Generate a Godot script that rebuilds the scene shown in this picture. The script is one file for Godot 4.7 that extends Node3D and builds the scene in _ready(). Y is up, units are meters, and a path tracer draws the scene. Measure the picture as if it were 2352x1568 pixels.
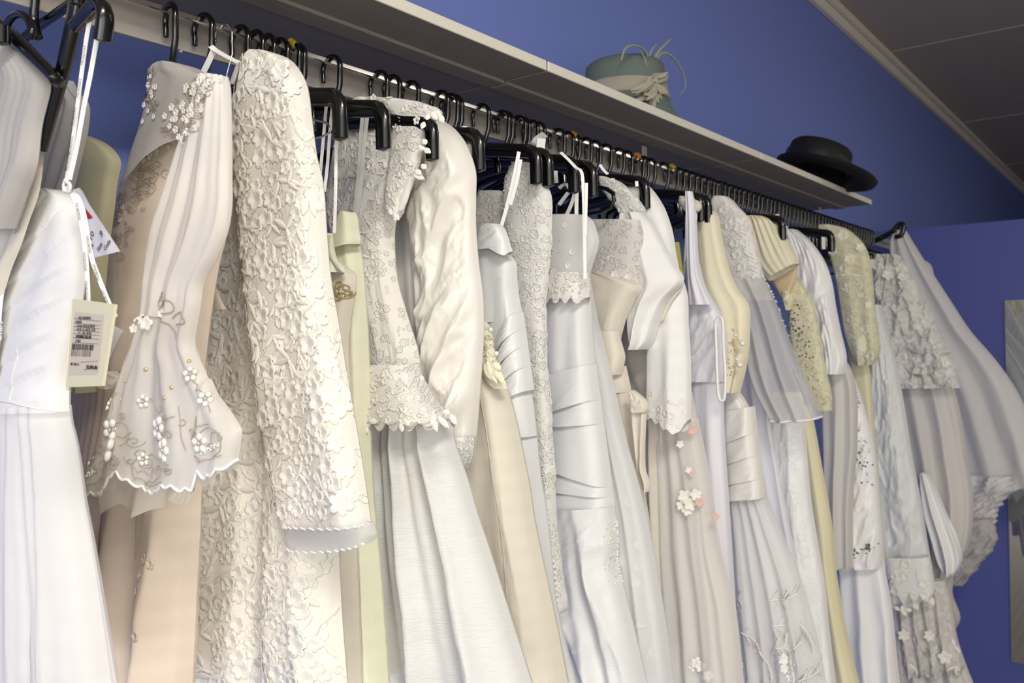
extends Node3D
# A rack of wedding dresses under a shelf on a blue wall. x runs along the rail, y is up, z comes out of the wall (wall at z = 0).

const F := 2017.0
const EYE := Vector3(0, 1.68, 1.3)
const RAIL_Y := 2.137      # top of the rail
const RAIL_Z := 0.23
const SHELF_Y := 2.21      # top of the shelf
const CEIL_Y := 3.27
var axes: Basis
var rng := RandomNumberGenerator.new()
var nz := FastNoiseLite.new()
var ridge := FastNoiseLite.new()
var M := {}

func _ready() -> void:
	var th := deg_to_rad(36.96)
	var roll := deg_to_rad(1.1)
	var fwd := Vector3(cos(th), 0, -sin(th))
	var right := Vector3(sin(th), 0, cos(th))
	axes = Basis(right * cos(roll) - Vector3.UP * sin(roll), right * sin(roll) + Vector3.UP * cos(roll), -fwd)
	var cam := Camera3D.new()
	cam.name = "camera"
	var lens := CameraAttributesPhysical.new()
	lens.frustum_focal_length = F / 1568.0 * 24.0
	lens.frustum_focus_distance = 1.2
	lens.exposure_aperture = 9.0
	lens.frustum_near = 0.02
	lens.frustum_far = 60.0
	cam.attributes = lens
	cam.fov = rad_to_deg(2.0 * atan(784.0 / F))
	cam.near = 0.02
	cam.transform = Transform3D(axes, EYE)
	add_child(cam)
	cam.current = true
	var env := Environment.new()
	env.background_mode = Environment.BG_COLOR
	env.background_color = Color(0.02, 0.02, 0.02)
	env.tonemap_mode = Environment.TONE_MAPPER_LINEAR
	env.tonemap_exposure = 0.9
	env.sdfgi_enabled = true
	env.ssao_enabled = true
	env.ssil_enabled = true
	var we := WorldEnvironment.new()
	we.name = "environment"
	we.environment = env
	add_child(we)
	# recessed ceiling panels: a glowing face and a light of the same size just below it
	for p in [[-0.55, 2.3, 9.0], [-2.3, 2.3, 2.0], [3.9, 2.6, 1.3], [6.6, 3.1, 1.5]]:
		ceiling_light(p[0], p[1], p[2])
	added_window_light("added_window_2", Vector3(-2.1, 1.65, 5.19), Vector2(3.8, 2.2), 3.5)  # unseen window added on the front wall for frontal fill light
	rng.seed = 11
	nz.seed = 5
	nz.frequency = 1.0
	nz.noise_type = FastNoiseLite.TYPE_SIMPLEX_SMOOTH
	ridge.seed = 9
	ridge.frequency = 1.0
	ridge.fractal_type = FastNoiseLite.FRACTAL_RIDGED
	ridge.fractal_octaves = 2
	materials()
	room()
	shelf_and_rail()
	hats()
	dresses_near()
	dresses_mid()
	dresses_far()
	tags_and_ribbons()
	hangers()

# ---------------------------------------------------------------- pixels to places
func ray(x: float, y: float) -> Vector3:
	return axes * Vector3((x - 1176.0) / F, -(y - 784.0) / F, -1.0)

func on_plane(x: float, y: float, px: float, n: Vector3) -> Vector3:
	var d := ray(x, y)
	return EYE + d * ((Vector3(px, 0, RAIL_Z) - EYE).dot(n) / d.dot(n))

func on_x(x: float, y: float, px: float) -> Vector3:
	return on_plane(x, y, px, Vector3(-1, 0, 0))

func on_z(x: float, y: float, z: float) -> Vector3:
	var d := ray(x, y)
	return EYE + d * ((z - EYE.z) / d.z)

func rail_x(x: float) -> float:                      # where along the rail pixel column x falls
	var y := 500.0
	for i in 6:
		var p := on_z(x, y, RAIL_Z)
		y -= (RAIL_Y - p.y) * F / (p - EYE).dot(-axes.z)
	return on_z(x, y, RAIL_Z).x

# ---------------------------------------------------------------- scene tree
func numbered(called: String) -> String:
	if not has_node(called):
		return called
	var i := 1
	while has_node("%s_%03d" % [called, i]):
		i += 1
	return "%s_%03d" % [called, i]

func tag(o: Node3D, label: String, category: String, group := "") -> Node3D:
	o.set_meta("label", label)
	o.set_meta("category", category)
	if group:
		o.set_meta("group", group)
	return o

func thing(called: String, label: String, category: String, at := Vector3.ZERO, group := "") -> Node3D:
	var o := Node3D.new()
	o.name = numbered(called)
	add_child(o)
	o.position = at
	return tag(o, label, category, group)

func put(par: Node, called: String, mesh: Mesh, m: Material, at := Vector3.ZERO) -> MeshInstance3D:
	var o := MeshInstance3D.new()
	o.name = numbered(called) if par == self else called
	o.mesh = mesh
	o.material_override = m
	o.cast_shadow = GeometryInstance3D.SHADOW_CASTING_SETTING_ON
	par.add_child(o, true)
	o.position = at
	return o

func struct(o: Node3D) -> Node3D:
	o.set_meta("kind", "structure")
	return o

func stuff(o: Node3D) -> Node3D:
	o.set_meta("kind", "stuff")
	return o

# ---------------------------------------------------------------- mesh collector
class Buf:
	var v := PackedVector3Array()
	var n := PackedVector3Array()
	var t := PackedVector2Array()
	var k := PackedInt32Array()
	func tri(a: int, b: int, c: int) -> void:      # turns the face so that its front agrees with the vertex normal
		var fn := (v[b] - v[a]).cross(v[c] - v[a])
		if fn.dot(n[a] + n[b] + n[c]) > 0.0:
			k.append_array(PackedInt32Array([a, c, b]))
		else:
			k.append_array(PackedInt32Array([a, b, c]))
	func add(p: Vector3, nn: Vector3, uv := Vector2.ZERO) -> int:
		v.append(p)
		n.append(nn)
		t.append(uv)
		return v.size() - 1
	func mesh() -> ArrayMesh:
		var a := []
		a.resize(Mesh.ARRAY_MAX)
		a[Mesh.ARRAY_VERTEX] = v
		a[Mesh.ARRAY_NORMAL] = n
		a[Mesh.ARRAY_TEX_UV] = t
		a[Mesh.ARRAY_INDEX] = k
		var m := ArrayMesh.new()
		m.add_surface_from_arrays(Mesh.PRIMITIVE_TRIANGLES, a)
		return m
	func quad(a: Vector3, b: Vector3, c: Vector3, d: Vector3, nn: Vector3) -> void:
		var i := add(a, nn, Vector2(0, 0))
		add(b, nn, Vector2(1, 0))
		add(c, nn, Vector2(1, 1))
		add(d, nn, Vector2(0, 1))
		tri(i, i + 1, i + 2)
		tri(i, i + 2, i + 3)
	func box(lo: Vector3, hi: Vector3, ch := 0.0) -> void:   # a box with chamfered edges
		var c := (lo + hi) / 2.0
		var h := (hi - lo) / 2.0
		for ax in 3:
			for s in [-1.0, 1.0]:
				var e0 := Vector3.ZERO
				var e1 := Vector3.ZERO
				var e2 := Vector3.ZERO
				e0[ax] = s
				e1[(ax + 1) % 3] = 1.0
				e2[(ax + 2) % 3] = 1.0
				var h1: float = h[(ax + 1) % 3] - ch
				var h2: float = h[(ax + 2) % 3] - ch
				var o: Vector3 = c + e0 * h[ax]
				quad(o - e1 * h1 - e2 * h2, o + e1 * h1 - e2 * h2, o + e1 * h1 + e2 * h2, o - e1 * h1 + e2 * h2, e0)
				if ch > 0.0:
					for s1 in [-1.0, 1.0]:
						var o2: Vector3 = c + e0 * (h[ax] - ch) + e1 * s1 * h[(ax + 1) % 3]
						if s > 0 or s1 > 0 or true:
							var p: Vector3 = o + e1 * s1 * h1
							quad(p - e2 * h2, p + e2 * h2, o2 + e2 * h2, o2 - e2 * h2, (e0 + e1 * s1).normalized())
	func tube(pts: PackedVector3Array, r0: float, r1 := -1.0, seg := 6, flat := 1.0, ref := Vector3.ZERO) -> void:   # swept round or oval bar with closed ends
		if r1 < 0.0:
			r1 = r0
		var m := pts.size()
		var up := ref
		var first := v.size()
		for i in m:
			var d := (pts[mini(i + 1, m - 1)] - pts[maxi(i - 1, 0)]).normalized()
			if up == Vector3.ZERO:
				up = d.cross(Vector3(0.31, 0.87, 0.38)).normalized()
			up = (up - d * up.dot(d)).normalized()
			var sd := d.cross(up)
			var r := lerpf(r0, r1, float(i) / (m - 1))
			for s in seg:
				var a := TAU * s / seg
				add(pts[i] + up * cos(a) * r + sd * sin(a) * r * flat, (up * cos(a) * flat + sd * sin(a)).normalized(), Vector2(float(s) / seg, float(i) / m))
		for i in m - 1:
			for s in seg:
				var a := first + i * seg + s
				var b := first + i * seg + (s + 1) % seg
				tri(a, b, b + seg)
				tri(a, b + seg, a + seg)
		for e in [0, m - 1]:
			var d := (pts[1] - pts[0] if e == 0 else pts[m - 2] - pts[m - 1]).normalized()
			var c := add(pts[e] - d * r0 * 0.3, -d)
			var o := v.size()
			for s in seg:
				add(v[first + e * seg + s], (n[first + e * seg + s] - d).normalized())
			for s in seg:
				tri(c, o + s, o + (s + 1) % seg)
	func ball(c: Vector3, r: float, seg := 6, squash := 1.0, ax := Vector3.UP) -> void:
		var e1 := ax.cross(Vector3(0.9, 0.2, 0.38)).normalized()
		var e2 := ax.cross(e1)
		var rows := maxi(3, seg / 2)
		var first := v.size()
		for i in rows + 1:
			var b := PI * i / rows
			for s in seg:
				var a := TAU * s / seg
				var d := ax * cos(b) + (e1 * cos(a) + e2 * sin(a)) * sin(b)
				add(c + (d + ax * (squash - 1.0) * cos(b)) * r, d)
		for i in rows:
			for s in seg:
				var a := first + i * seg + s
				var b := first + i * seg + (s + 1) % seg
				if i > 0:
					tri(a, b, b + seg)
				if i < rows - 1:
					tri(a, b + seg, a + seg)
	func flower(c: Vector3, nn: Vector3, size: float, petals: int, turn: float, lift := 0.25, seg := 4) -> void:   # a sewn-on blossom with cupped, notched petals
		var e1 := nn.cross(Vector3(0.13, 0.95, 0.27)).normalized()
		var e2 := nn.cross(e1)
		var m := petals * seg
		var first := v.size()
		var rings := [0.0, 0.3, 0.62, 0.88, 1.0]
		for j in rings.size():
			for s in m:
				var a := TAU * s / m + turn
				var w := absf(sin(PI * s / seg))
				var rr: float = size * rings[j] * lerpf(1.0, 0.66 + 0.34 * pow(w, 0.7), rings[j])
				var hh: float = size * lift * (0.25 + 0.9 * sin(rings[j] * 2.4) * (0.35 + 0.65 * w)) * (0.15 if j == 4 else 1.0)
				add(c + (e1 * cos(a) + e2 * sin(a)) * rr + nn * hh, (nn + (e1 * cos(a) + e2 * sin(a)) * (0.5 if j > 2 else -0.35)).normalized(), Vector2(rr, hh))
		for j in rings.size() - 1:
			for s in m:
				var a := first + j * m + s
				var b := first + j * m + (s + 1) % m
				tri(a, b, b + m)
				tri(a, b + m, a + m)
	func leaf(a: Vector3, b: Vector3, nn: Vector3, w: float) -> void:    # a small raised leaf from a to b
		var d := b - a
		var sd := d.normalized().cross(nn).normalized() * w
		var first := v.size()
		for i in 5:
			var f := i / 4.0
			var ww := sin(PI * (0.08 + 0.9 * f))
			for s in [-1.0, 0.0, 1.0]:
				add(a + d * f + sd * s * ww + nn * w * (0.5 if s == 0.0 else 0.06), (nn + sd.normalized() * s * 0.8).normalized())
		for i in 4:
			for s in 2:
				var q := first + i * 3 + s
				tri(q, q + 1, q + 4)
				tri(q, q + 4, q + 3)
	func strip(pts: PackedVector3Array, w: float, across: Vector3, thick := 0.0006) -> void:   # a flat ribbon with thickness
		var m := pts.size()
		for side in [-1.0, 1.0]:
			var first := v.size()
			for i in m:
				var d := (pts[mini(i + 1, m - 1)] - pts[maxi(i - 1, 0)]).normalized()
				var ac := (across - d * across.dot(d)).normalized()
				var nn: Vector3 = d.cross(ac).normalized() * side
				for s in [-0.5, 0.5]:
					add(pts[i] + ac * w * s + nn * thick * 0.5, nn)
			for i in m - 1:
				var a := first + i * 2
				tri(a, a + 1, a + 3)
				tri(a, a + 3, a + 2)
	func lathe(prof: PackedVector2Array, seg := 40, sq := Vector2.ONE) -> void:
		var m := prof.size()
		var first := v.size()
		for i in m:
			var d := prof[mini(i + 1, m - 1)] - prof[maxi(i - 1, 0)]
			for s in seg:
				var a := TAU * s / seg
				add(Vector3(cos(a) * prof[i].x * sq.x, prof[i].y, sin(a) * prof[i].x * sq.y), Vector3(cos(a) * d.y, -d.x, sin(a) * d.y).normalized(), Vector2(float(s) / seg * 4.0, float(i) / m))
		for i in m - 1:
			for s in seg:
				var a := first + i * seg + s
				var b := first + i * seg + (s + 1) % seg
				tri(a, b, b + seg)
				tri(a, b + seg, a + seg)

func boxmesh(lo: Vector3, hi: Vector3, ch := 0.0) -> ArrayMesh:
	var b := Buf.new()
	b.box(lo, hi, ch)
	return b.mesh()

# ---------------------------------------------------------------- cloth
# A hollow garment piece. rows: "y left right" or "xl yl xr yr" in photograph pixels, top to bottom, carried onto the upright plane that stands at px on the rail;
# the piece bulges th metres to either side of that plane and carries folds and wrinkles.
class Cloth:
	var node: MeshInstance3D
	var nc: int
	var nr: int
	var p: PackedVector3Array
	var q: PackedVector2Array
	var nrm: PackedVector3Array
	func at_uv(u: float, v: float, lift := 0.0) -> Vector3:
		var x := clampf(u, 0, 1) * nc
		var y := clampf(v, 0, 1) * nr
		var i := mini(int(x), nc - 1)
		var j := mini(int(y), nr - 1)
		var a := j * (nc + 1) + i
		var b := a + nc + 1
		return p[a].lerp(p[a + 1], x - i).lerp(p[b].lerp(p[b + 1], x - i), y - j) + nrm[a] * lift
	func n_uv(u: float, v: float) -> Vector3:
		return nrm[mini(int(clampf(v, 0, 1) * nr), nr) * (nc + 1) + mini(int(clampf(u, 0, 1) * nc), nc)]
	func uv_of(x: float, y: float) -> Vector2:
		var u := 0.5
		var v := 0.5
		for pass_ in 4:
			var i := mini(int(u * nc), nc)
			var lo := 0
			var hi := nr
			while hi - lo > 1:
				var mid := (lo + hi) / 2
				if q[mid * (nc + 1) + i].y > y:
					hi = mid
				else:
					lo = mid
			var a := q[lo * (nc + 1) + i].y
			var b := q[hi * (nc + 1) + i].y
			v = (lo + clampf((y - a) / maxf(b - a, 0.01), 0, 1)) / nr
			var l := q[lo * (nc + 1)].lerp(q[hi * (nc + 1)], v * nr - lo)
			var r := q[lo * (nc + 1) + nc].lerp(q[hi * (nc + 1) + nc], v * nr - lo)
			u = clampf((x - l.x) / maxf(r.x - l.x, 0.01), 0, 1)
		return Vector2(u, v)
	func at(x: float, y: float, lift := 0.001) -> Vector3:
		var w := uv_of(x, y)
		return at_uv(w.x, w.y) + n_uv(w.x, w.y) * lift
	func n_at(x: float, y: float) -> Vector3:
		var w := uv_of(x, y)
		return n_uv(w.x, w.y)

func nums(s: String) -> PackedFloat64Array:
	return s.replace(",", " ").split_floats(" ", false)

func hem_y(h: PackedFloat64Array, x: float) -> float:
	for i in range(0, h.size() - 2, 2):
		if x <= h[i + 2]:
			return lerpf(h[i + 1], h[i + 3], clampf((x - h[i]) / (h[i + 2] - h[i]), 0, 1))
	return h[h.size() - 1]

func cloth(par: Node, called: String, m: Material, px: float, rows: String, o := {}) -> Cloth:
	var R: Array[Vector4] = []
	for r in rows.split(";"):
		var f := nums(r)
		R.append(Vector4(f[1], f[0], f[2], f[0]) if f.size() == 3 else Vector4(f[0], f[1], f[2], f[3]))
	var T := PackedFloat64Array([0.0])
	for i in range(1, R.size()):
		T.append(T[i - 1] + maxf(4.0, ((R[i] - R[i - 1]) * Vector4(0.5, 1, 0.5, 1)).length()))
	var total: float = T[T.size() - 1]
	var yaw: float = deg_to_rad(o.get("yaw", 0.0))
	var n := Vector3(-cos(yaw), 0, sin(yaw))
	var th: Array = o.get("th", [0.03, 0.03])
	var folds: Array = o.get("f", [])
	var wr: Array = o.get("wr", [])          # amplitude, across, down, slant
	var pl: Array = o.get("pl", [])          # stepped tucks: count, depth, slant
	var hem: PackedFloat64Array = nums(o.get("hem", ""))
	var sc: Array = o.get("sc", [])          # scalloped end: count, pixels
	var edge: Array = o.get("edge", [])      # rough long edge: pixels, count
	var nc: int = o.get("nc", 36)
	var nr: int = o.get("nr", clampi(int(total / 9.0), 14, 90))
	var c := Cloth.new()
	c.nc = nc
	c.nr = nr
	var seed_u := float(hash(called + rows) % 1000) * 0.37
	var front := PackedVector3Array()
	var back := PackedVector3Array()
	var tex := PackedVector2Array()
	var pix := PackedVector2Array()
	var k := 0
	for j in nr + 1:
		var v := float(j) / nr
		var s := v * total
		while k < R.size() - 2 and s > T[k + 1]:
			k += 1
		var dt := T[k + 1] - T[k]
		var w := clampf((s - T[k]) / dt, 0, 1)
		var m0 := (R[k + 1] - R[maxi(k - 1, 0)]) / (T[k + 1] - T[maxi(k - 1, 0)]) * dt
		var k2 := mini(k + 2, R.size() - 1)
		var m1 := (R[k2] - R[k]) / (T[k2] - T[k]) * dt
		var w2 := w * w
		var w3 := w2 * w
		var e := R[k] * (2 * w3 - 3 * w2 + 1) + m0 * (w3 - 2 * w2 + w) + R[k + 1] * (3 * w2 - 2 * w3) + m1 * (w3 - w2)
		if edge:
			e.z += edge[0] * nz.get_noise_2d(v * edge[1], seed_u)
		var thick := lerpf(th[0], th[1], v)
		var wide := 0.0
		for i in nc + 1:
			var u := 0.5 - 0.5 * cos(PI * i / nc)
			u = lerpf(u, float(i) / nc, 0.6)
			var x := lerpf(e.x, e.z, u)
			var y := lerpf(e.y, e.w, u)
			if hem:
				y += (hem_y(hem, x) - lerpf(R[R.size() - 1].y, R[R.size() - 1].w, u)) * smoothstep(0.45, 1.0, v)
			if sc:
				y += sc[1] * (absf(sin(PI * sc[0] * u)) - 0.5) * smoothstep(0.9, 1.0, v)
			var b := on_plane(x, y, px, n)
			b.z = maxf(b.z, 0.03 + thick * 0.5)
			var ee := absf(2.0 * u - 1.0)
			var prof := sqrt(maxf(0.0, 1.0 - pow(ee, 4.5)))
			var env := smoothstep(0.0, 0.14, u) * smoothstep(0.0, 0.14, 1.0 - u)
			var d := 0.0
			for f in folds:                  # count, depth at top, depth at bottom, phase, drift, sharpness
				var a := lerpf(f[1], f[2], v)
				var sn := sin(TAU * (f[0] * u + f[3] + f[4] * v + 0.13 * nz.get_noise_2d(u * 2.0 + seed_u, v * 1.5)))
				d += a * (1.0 - 2.0 * pow(absf(sn * 0.5 - 0.5), f[5] if f.size() > 5 else 0.75))
			if wr:
				var q1: float = u * wr[1] + v * wr[3] + seed_u
				d += wr[0] * (ridge.get_noise_2d(q1, v * wr[2] + 0.4 * nz.get_noise_2d(q1, v * wr[2])) * 0.9 + nz.get_noise_2d(q1 * 0.6, v * wr[2] * 0.7 + 9.0))
			if pl:
				var z := fposmod(v * pl[0] + u * pl[2] + 0.09 * nz.get_noise_2d(u * 1.5, v * 2.5 + seed_u), 1.0)
				d += pl[1] * (z - 0.5 if z < 0.86 else (1.0 - z) * 0.36 / 0.14)
			front.append(b + n * (thick * prof + d * env))
			back.append(b - n * (thick * prof * 0.3 - d * env * 0.3))
			if i > 0:
				wide += front[front.size() - 1].distance_to(front[front.size() - 2])
			tex.append(Vector2(wide, -b.y))
			pix.append(Vector2(x, y))
	c.p = front
	c.q = pix
	var bf := Buf.new()
	var sides := [front] if o.get("open", false) else [front, back]
	for side in sides.size():
		var g: PackedVector3Array = sides[side]
		var nn := PackedVector3Array()
		var out := n if side == 0 else -n
		for j in nr + 1:
			for i in nc + 1:
				var a := g[j * (nc + 1) + mini(i + 1, nc)] - g[j * (nc + 1) + maxi(i - 1, 0)]
				var b2 := g[mini(j + 1, nr) * (nc + 1) + i] - g[maxi(j - 1, 0) * (nc + 1) + i]
				var x := a.cross(b2).normalized()
				nn.append(x if x.dot(out) > 0.0 else -x)
		if side == 0:
			c.nrm = nn
		var o0 := bf.v.size()
		bf.v.append_array(g)
		bf.n.append_array(nn)
		bf.t.append_array(tex)
		var ii := PackedInt32Array()
		var flip := (g[nc + 1 + nc / 2] - g[nc / 2]).cross(g[nc / 2 + 1] - g[nc / 2]).dot(out) > 0.0
		for j in nr:
			for i in nc:
				var a := o0 + j * (nc + 1) + i
				var b := a + nc + 1
				if flip:
					ii.append_array(PackedInt32Array([a, a + 1, b, a + 1, b + 1, b]))
				else:
					ii.append_array(PackedInt32Array([a, b, a + 1, a + 1, b, b + 1]))
		bf.k.append_array(ii)
	c.node = put(par, called, bf.mesh(), m)
	return c

func bands(par: Node, called: String, m: Material, px: float, xs: Array, cuts: Array, th: float) -> void:    # overlapping folded bands across a bodice: xs = [left, right, left at end, right at end], cuts = [y at left, y at right]
	for i in cuts.size() - 1:
		var a: Array = cuts[i]
		var z: Array = cuts[i + 1]
		var y0: float = cuts[0][1]
		var y1: float = cuts[cuts.size() - 1][1]
		var rows := PackedStringArray()
		for k in 4:
			var f := k / 3.0
			var yl := lerpf(a[0], z[0] + 5.0, f)
			var yr := lerpf(a[1], z[1] + 5.0, f)
			var g := clampf((yr - y0) / (y1 - y0), 0, 1)
			rows.append("%f,%f %f,%f" % [lerpf(xs[0], xs[2], g), yl, lerpf(xs[1], xs[3], g), yr])
		cloth(par, called, m, px, ";".join(rows), {"th": [th * 0.93, th * 1.14], "nc": 26, "nr": 16, "f": [[1.3, 0.001, 0.0015, 0.2 * i, 0.4, 1.0]], "wr": [0.001, 1.0, 1.5, 1.0]})

func hem_tube(par: Node, called: String, c: Cloth, m: Material, r: float) -> void:      # a corded edge along the lower end of a piece
	var pts := PackedVector3Array()
	for i in c.nc + 1:
		pts.append(c.p[c.nr * (c.nc + 1) + i])
	var b := Buf.new()
	b.tube(pts, r, r, 6)
	put(par, called, b.mesh(), m)

func path(s: String, c: Cloth, lift := 0.0015, steps := 6) -> PackedVector3Array:    # a smooth line through photograph pixels lying on cloth c
	var f := nums(s)
	var out := PackedVector3Array()
	var m := f.size() / 2
	for i in m - 1:
		var p0 := Vector2(f[maxi(i - 1, 0) * 2], f[maxi(i - 1, 0) * 2 + 1])
		var p1 := Vector2(f[i * 2], f[i * 2 + 1])
		var p2 := Vector2(f[i * 2 + 2], f[i * 2 + 3])
		var i3 := mini(i + 2, m - 1)
		var p3 := Vector2(f[i3 * 2], f[i3 * 2 + 1])
		for k in steps + (1 if i == m - 2 else 0):
			var z := p1.cubic_interpolate(p2, p0, p3, float(k) / steps)
			out.append(c.at(z.x, z.y, lift))
	return out

func line(s: String, px: float, steps := 4) -> PackedVector3Array:      # the same, on the upright plane at px
	var f := nums(s)
	var out := PackedVector3Array()
	var m := f.size() / 2
	for i in m - 1:
		var p0 := Vector2(f[maxi(i - 1, 0) * 2], f[maxi(i - 1, 0) * 2 + 1])
		var p1 := Vector2(f[i * 2], f[i * 2 + 1])
		var p2 := Vector2(f[i * 2 + 2], f[i * 2 + 3])
		var i3 := mini(i + 2, m - 1)
		var p3 := Vector2(f[i3 * 2], f[i3 * 2 + 1])
		for k in steps + (1 if i == m - 2 else 0):
			var z := p1.cubic_interpolate(p2, p0, p3, float(k) / steps)
			out.append(on_x(z.x, z.y, px))
	return out

func curl(b: Buf, c: Cloth, x: float, y: float, r: float, turn: float, turns: float, rad: float) -> void:   # a spiral of couched thread
	var pts := PackedVector3Array()
	for i in 22:
		var f := i / 21.0
		var a := turn + f * turns * TAU
		pts.append(c.at(x + cos(a) * r * (1.0 - 0.8 * f), y + sin(a) * r * (1.0 - 0.8 * f), 0.0015))
	b.tube(pts, rad, rad, 4)

func beads(par: Node, c: Cloth, m: Material, count: int, x0: float, y0: float, x1: float, y1: float, spread: float, r0: float, r1: float, called := "beading") -> void:   # beads sewn along a line
	var b := Buf.new()
	for i in count:
		var f := rng.randf()
		var x := lerpf(x0, x1, f) + rng.randfn(0, spread)
		var y := lerpf(y0, y1, f) + rng.randfn(0, spread)
		b.ball(c.at(x, y, 0.001), rng.randf_range(r0, r1), 6)
	stuff(put(par, called, b.mesh(), m))

func lace_flowers(par: Node, c: Cloth, m: Material, cell: float, size: float, u0 := 0.03, u1 := 0.97, v0 := 0.02, v1 := 0.98, keep := 0.9, lift := 0.22) -> void:   # blossoms and leaves scattered over a piece of lace
	var b := Buf.new()
	var wide := c.p[c.nr / 2 * (c.nc + 1)].distance_to(c.p[c.nr / 2 * (c.nc + 1) + c.nc])
	var tall := c.p[c.nc / 2].distance_to(c.p[c.nr * (c.nc + 1) + c.nc / 2])
	var a := maxi(1, int(wide * (u1 - u0) / cell))
	var d := maxi(1, int(tall * (v1 - v0) / cell))
	for j in d:
		for i in a:
			if rng.randf() > keep:
				continue
			var u := lerpf(u0, u1, (i + 0.5 * (j % 2) + rng.randf_range(0.1, 0.9)) / (a + 0.5))
			var v := lerpf(v0, v1, (j + rng.randf_range(0.1, 0.9)) / d)
			var q := c.at_uv(u, v) + c.n_uv(u, v) * 0.0008
			var s := size * rng.randf_range(0.65, 1.15)
			if rng.randf() < 0.68:
				b.flower(q, c.n_uv(u, v), s, 5 + rng.randi() % 2, rng.randf() * TAU, lift, 5 if size > 0.012 and size < 0.015 else 4)
			else:
				for l in 3:
					var an := rng.randf() * TAU
					b.leaf(q, c.at_uv(u + cos(an) * s / wide * 1.5, v + sin(an) * s / tall * 1.5) + c.n_uv(u, v) * 0.001, c.n_uv(u, v), s * 0.3)
	if b.v.size():
		stuff(put(par, "lace_flowers", b.mesh(), m))

func ribbon(par: Node, called: String, m: Material, pts: PackedVector3Array, w: float) -> MeshInstance3D:
	var b := Buf.new()
	b.strip(pts, w, axes.x, 0.0008)
	return put(par, called, b.mesh(), m)

# ---------------------------------------------------------------- materials
func mat(key: String, c: Color, rough := 0.8, o := {}) -> StandardMaterial3D:
	var m := StandardMaterial3D.new()
	m.resource_name = key
	m.albedo_color = c
	m.roughness = rough
	m.metallic = o.get("metal", 0.0)
	m.metallic_specular = o.get("spec", 0.5)
	m.cull_mode = BaseMaterial3D.CULL_DISABLED
	if c.a < 1.0:
		m.transparency = BaseMaterial3D.TRANSPARENCY_ALPHA
	if o.has("rim"):
		m.rim_enabled = true
		m.rim = o.rim
	if o.has("back"):
		m.backlight_enabled = true
		m.backlight = Color(o.back, o.back, o.back)
	if o.has("coat"):
		m.clearcoat_enabled = true
		m.clearcoat = o.coat
		m.clearcoat_roughness = 0.15
	if o.has("bump"):
		m.heightmap_enabled = true
		m.heightmap_texture = o.bump
		m.heightmap_scale = o.get("depth", 0.1)
	if o.has("tex"):
		m.albedo_texture = o.tex
		m.transparency = BaseMaterial3D.TRANSPARENCY_ALPHA
	if o.has("scale"):
		m.uv1_scale = Vector3(o.scale, o.scale, o.scale) if o.scale is float else o.scale
	if o.get("tri", false):
		m.uv1_triplanar = true
		m.uv1_world_triplanar = true
	M[key] = m
	return m

func lace_pattern(size: int, flowers: int, r0: float, r1: float, net: float, hole: float, seed_: int) -> Array:   # [colour with openings, relief]
	var g := RandomNumberGenerator.new()
	g.seed = seed_
	var al := PackedByteArray()
	var he := PackedByteArray()
	al.resize(size * size)
	he.resize(size * size)
	var h0 := int(hole * 255)
	var cells := int(size / net)
	var st := float(size) / cells
	for y in size:
		var sh := st * 0.5 * (int(y / st) % 2)
		for x in size:
			var dx := fposmod(x + sh, st) / st - 0.5
			var dy := fposmod(float(y), st) / st - 0.5
			var d := dx * dx + dy * dy
			var q := y * size + x
			al[q] = h0 if d < 0.11 else 240
			he[q] = 60 if d < 0.11 else 75
	for i in flowers:
		var cx := g.randf() * size
		var cy := g.randf() * size
		var rr := g.randf_range(r0, r1)
		var leaf := g.randf() < 0.4
		var pet := 5.0 if g.randf() < 0.6 else 6.0
		var turn := g.randf() * TAU
		var ri := int(rr) + 1
		for yy in range(-ri, ri + 1):
			for xx in range(-ri, ri + 1):
				var dist := sqrt(float(xx * xx + yy * yy))
				var a := atan2(yy, xx) + turn
				var lim := 0.0
				if leaf:
					lim = rr * pow(absf(cos(a * 1.0)), 3.0) * (0.9 + 0.1 * sin(dist * 0.9))
				else:
					lim = rr * (0.66 + 0.3 * pow(absf(cos(a * pet * 0.5)), 0.6) + 0.04 * sin(a * 31.0))
				if dist < lim:
					var f := dist / lim
					var q := posmod(int(cy) + yy, size) * size + posmod(int(cx) + xx, size)
					al[q] = 255
					var h := 120.0 + 90.0 * smoothstep(0.55, 0.9, f) - 80.0 * smoothstep(0.95, 1.0, f)
					if not leaf:
						h += 45.0 * sin(f * 16.0) * (1.0 - f) + 20.0 * cos(a * pet)
					he[q] = clampi(int(h), 0, 255)
	var rgba := PackedByteArray()
	rgba.resize(size * size * 4)
	rgba.fill(255)
	for q in size * size:
		rgba[q * 4 + 3] = al[q]
	return [ImageTexture.create_from_image(Image.create_from_data(size, size, false, Image.FORMAT_RGBA8, rgba)), ImageTexture.create_from_image(Image.create_from_data(size, size, false, Image.FORMAT_L8, he))]

func streaks(w: int, h: int, fx: float, fy: float, seed_: int) -> ImageTexture:     # woven slubs: noise stretched along one axis, repeating
	var b := PackedByteArray()
	b.resize(w * h)
	var g := FastNoiseLite.new()
	g.seed = seed_
	g.frequency = 1.0
	for y in h:
		for x in w:
			var ax := TAU * x / w
			var ay := TAU * y / h
			var val := g.get_noise_3d(cos(ax) * fx + 7.0 * sin(ay) * 0.2, sin(ax) * fx, y * fy) * (0.5 + 0.5 * absf(sin(ay * 0.5)))
			b[y * w + x] = clampi(int(128 + 200 * val), 0, 255)
	return ImageTexture.create_from_image(Image.create_from_data(w, h, false, Image.FORMAT_L8, b))

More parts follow.
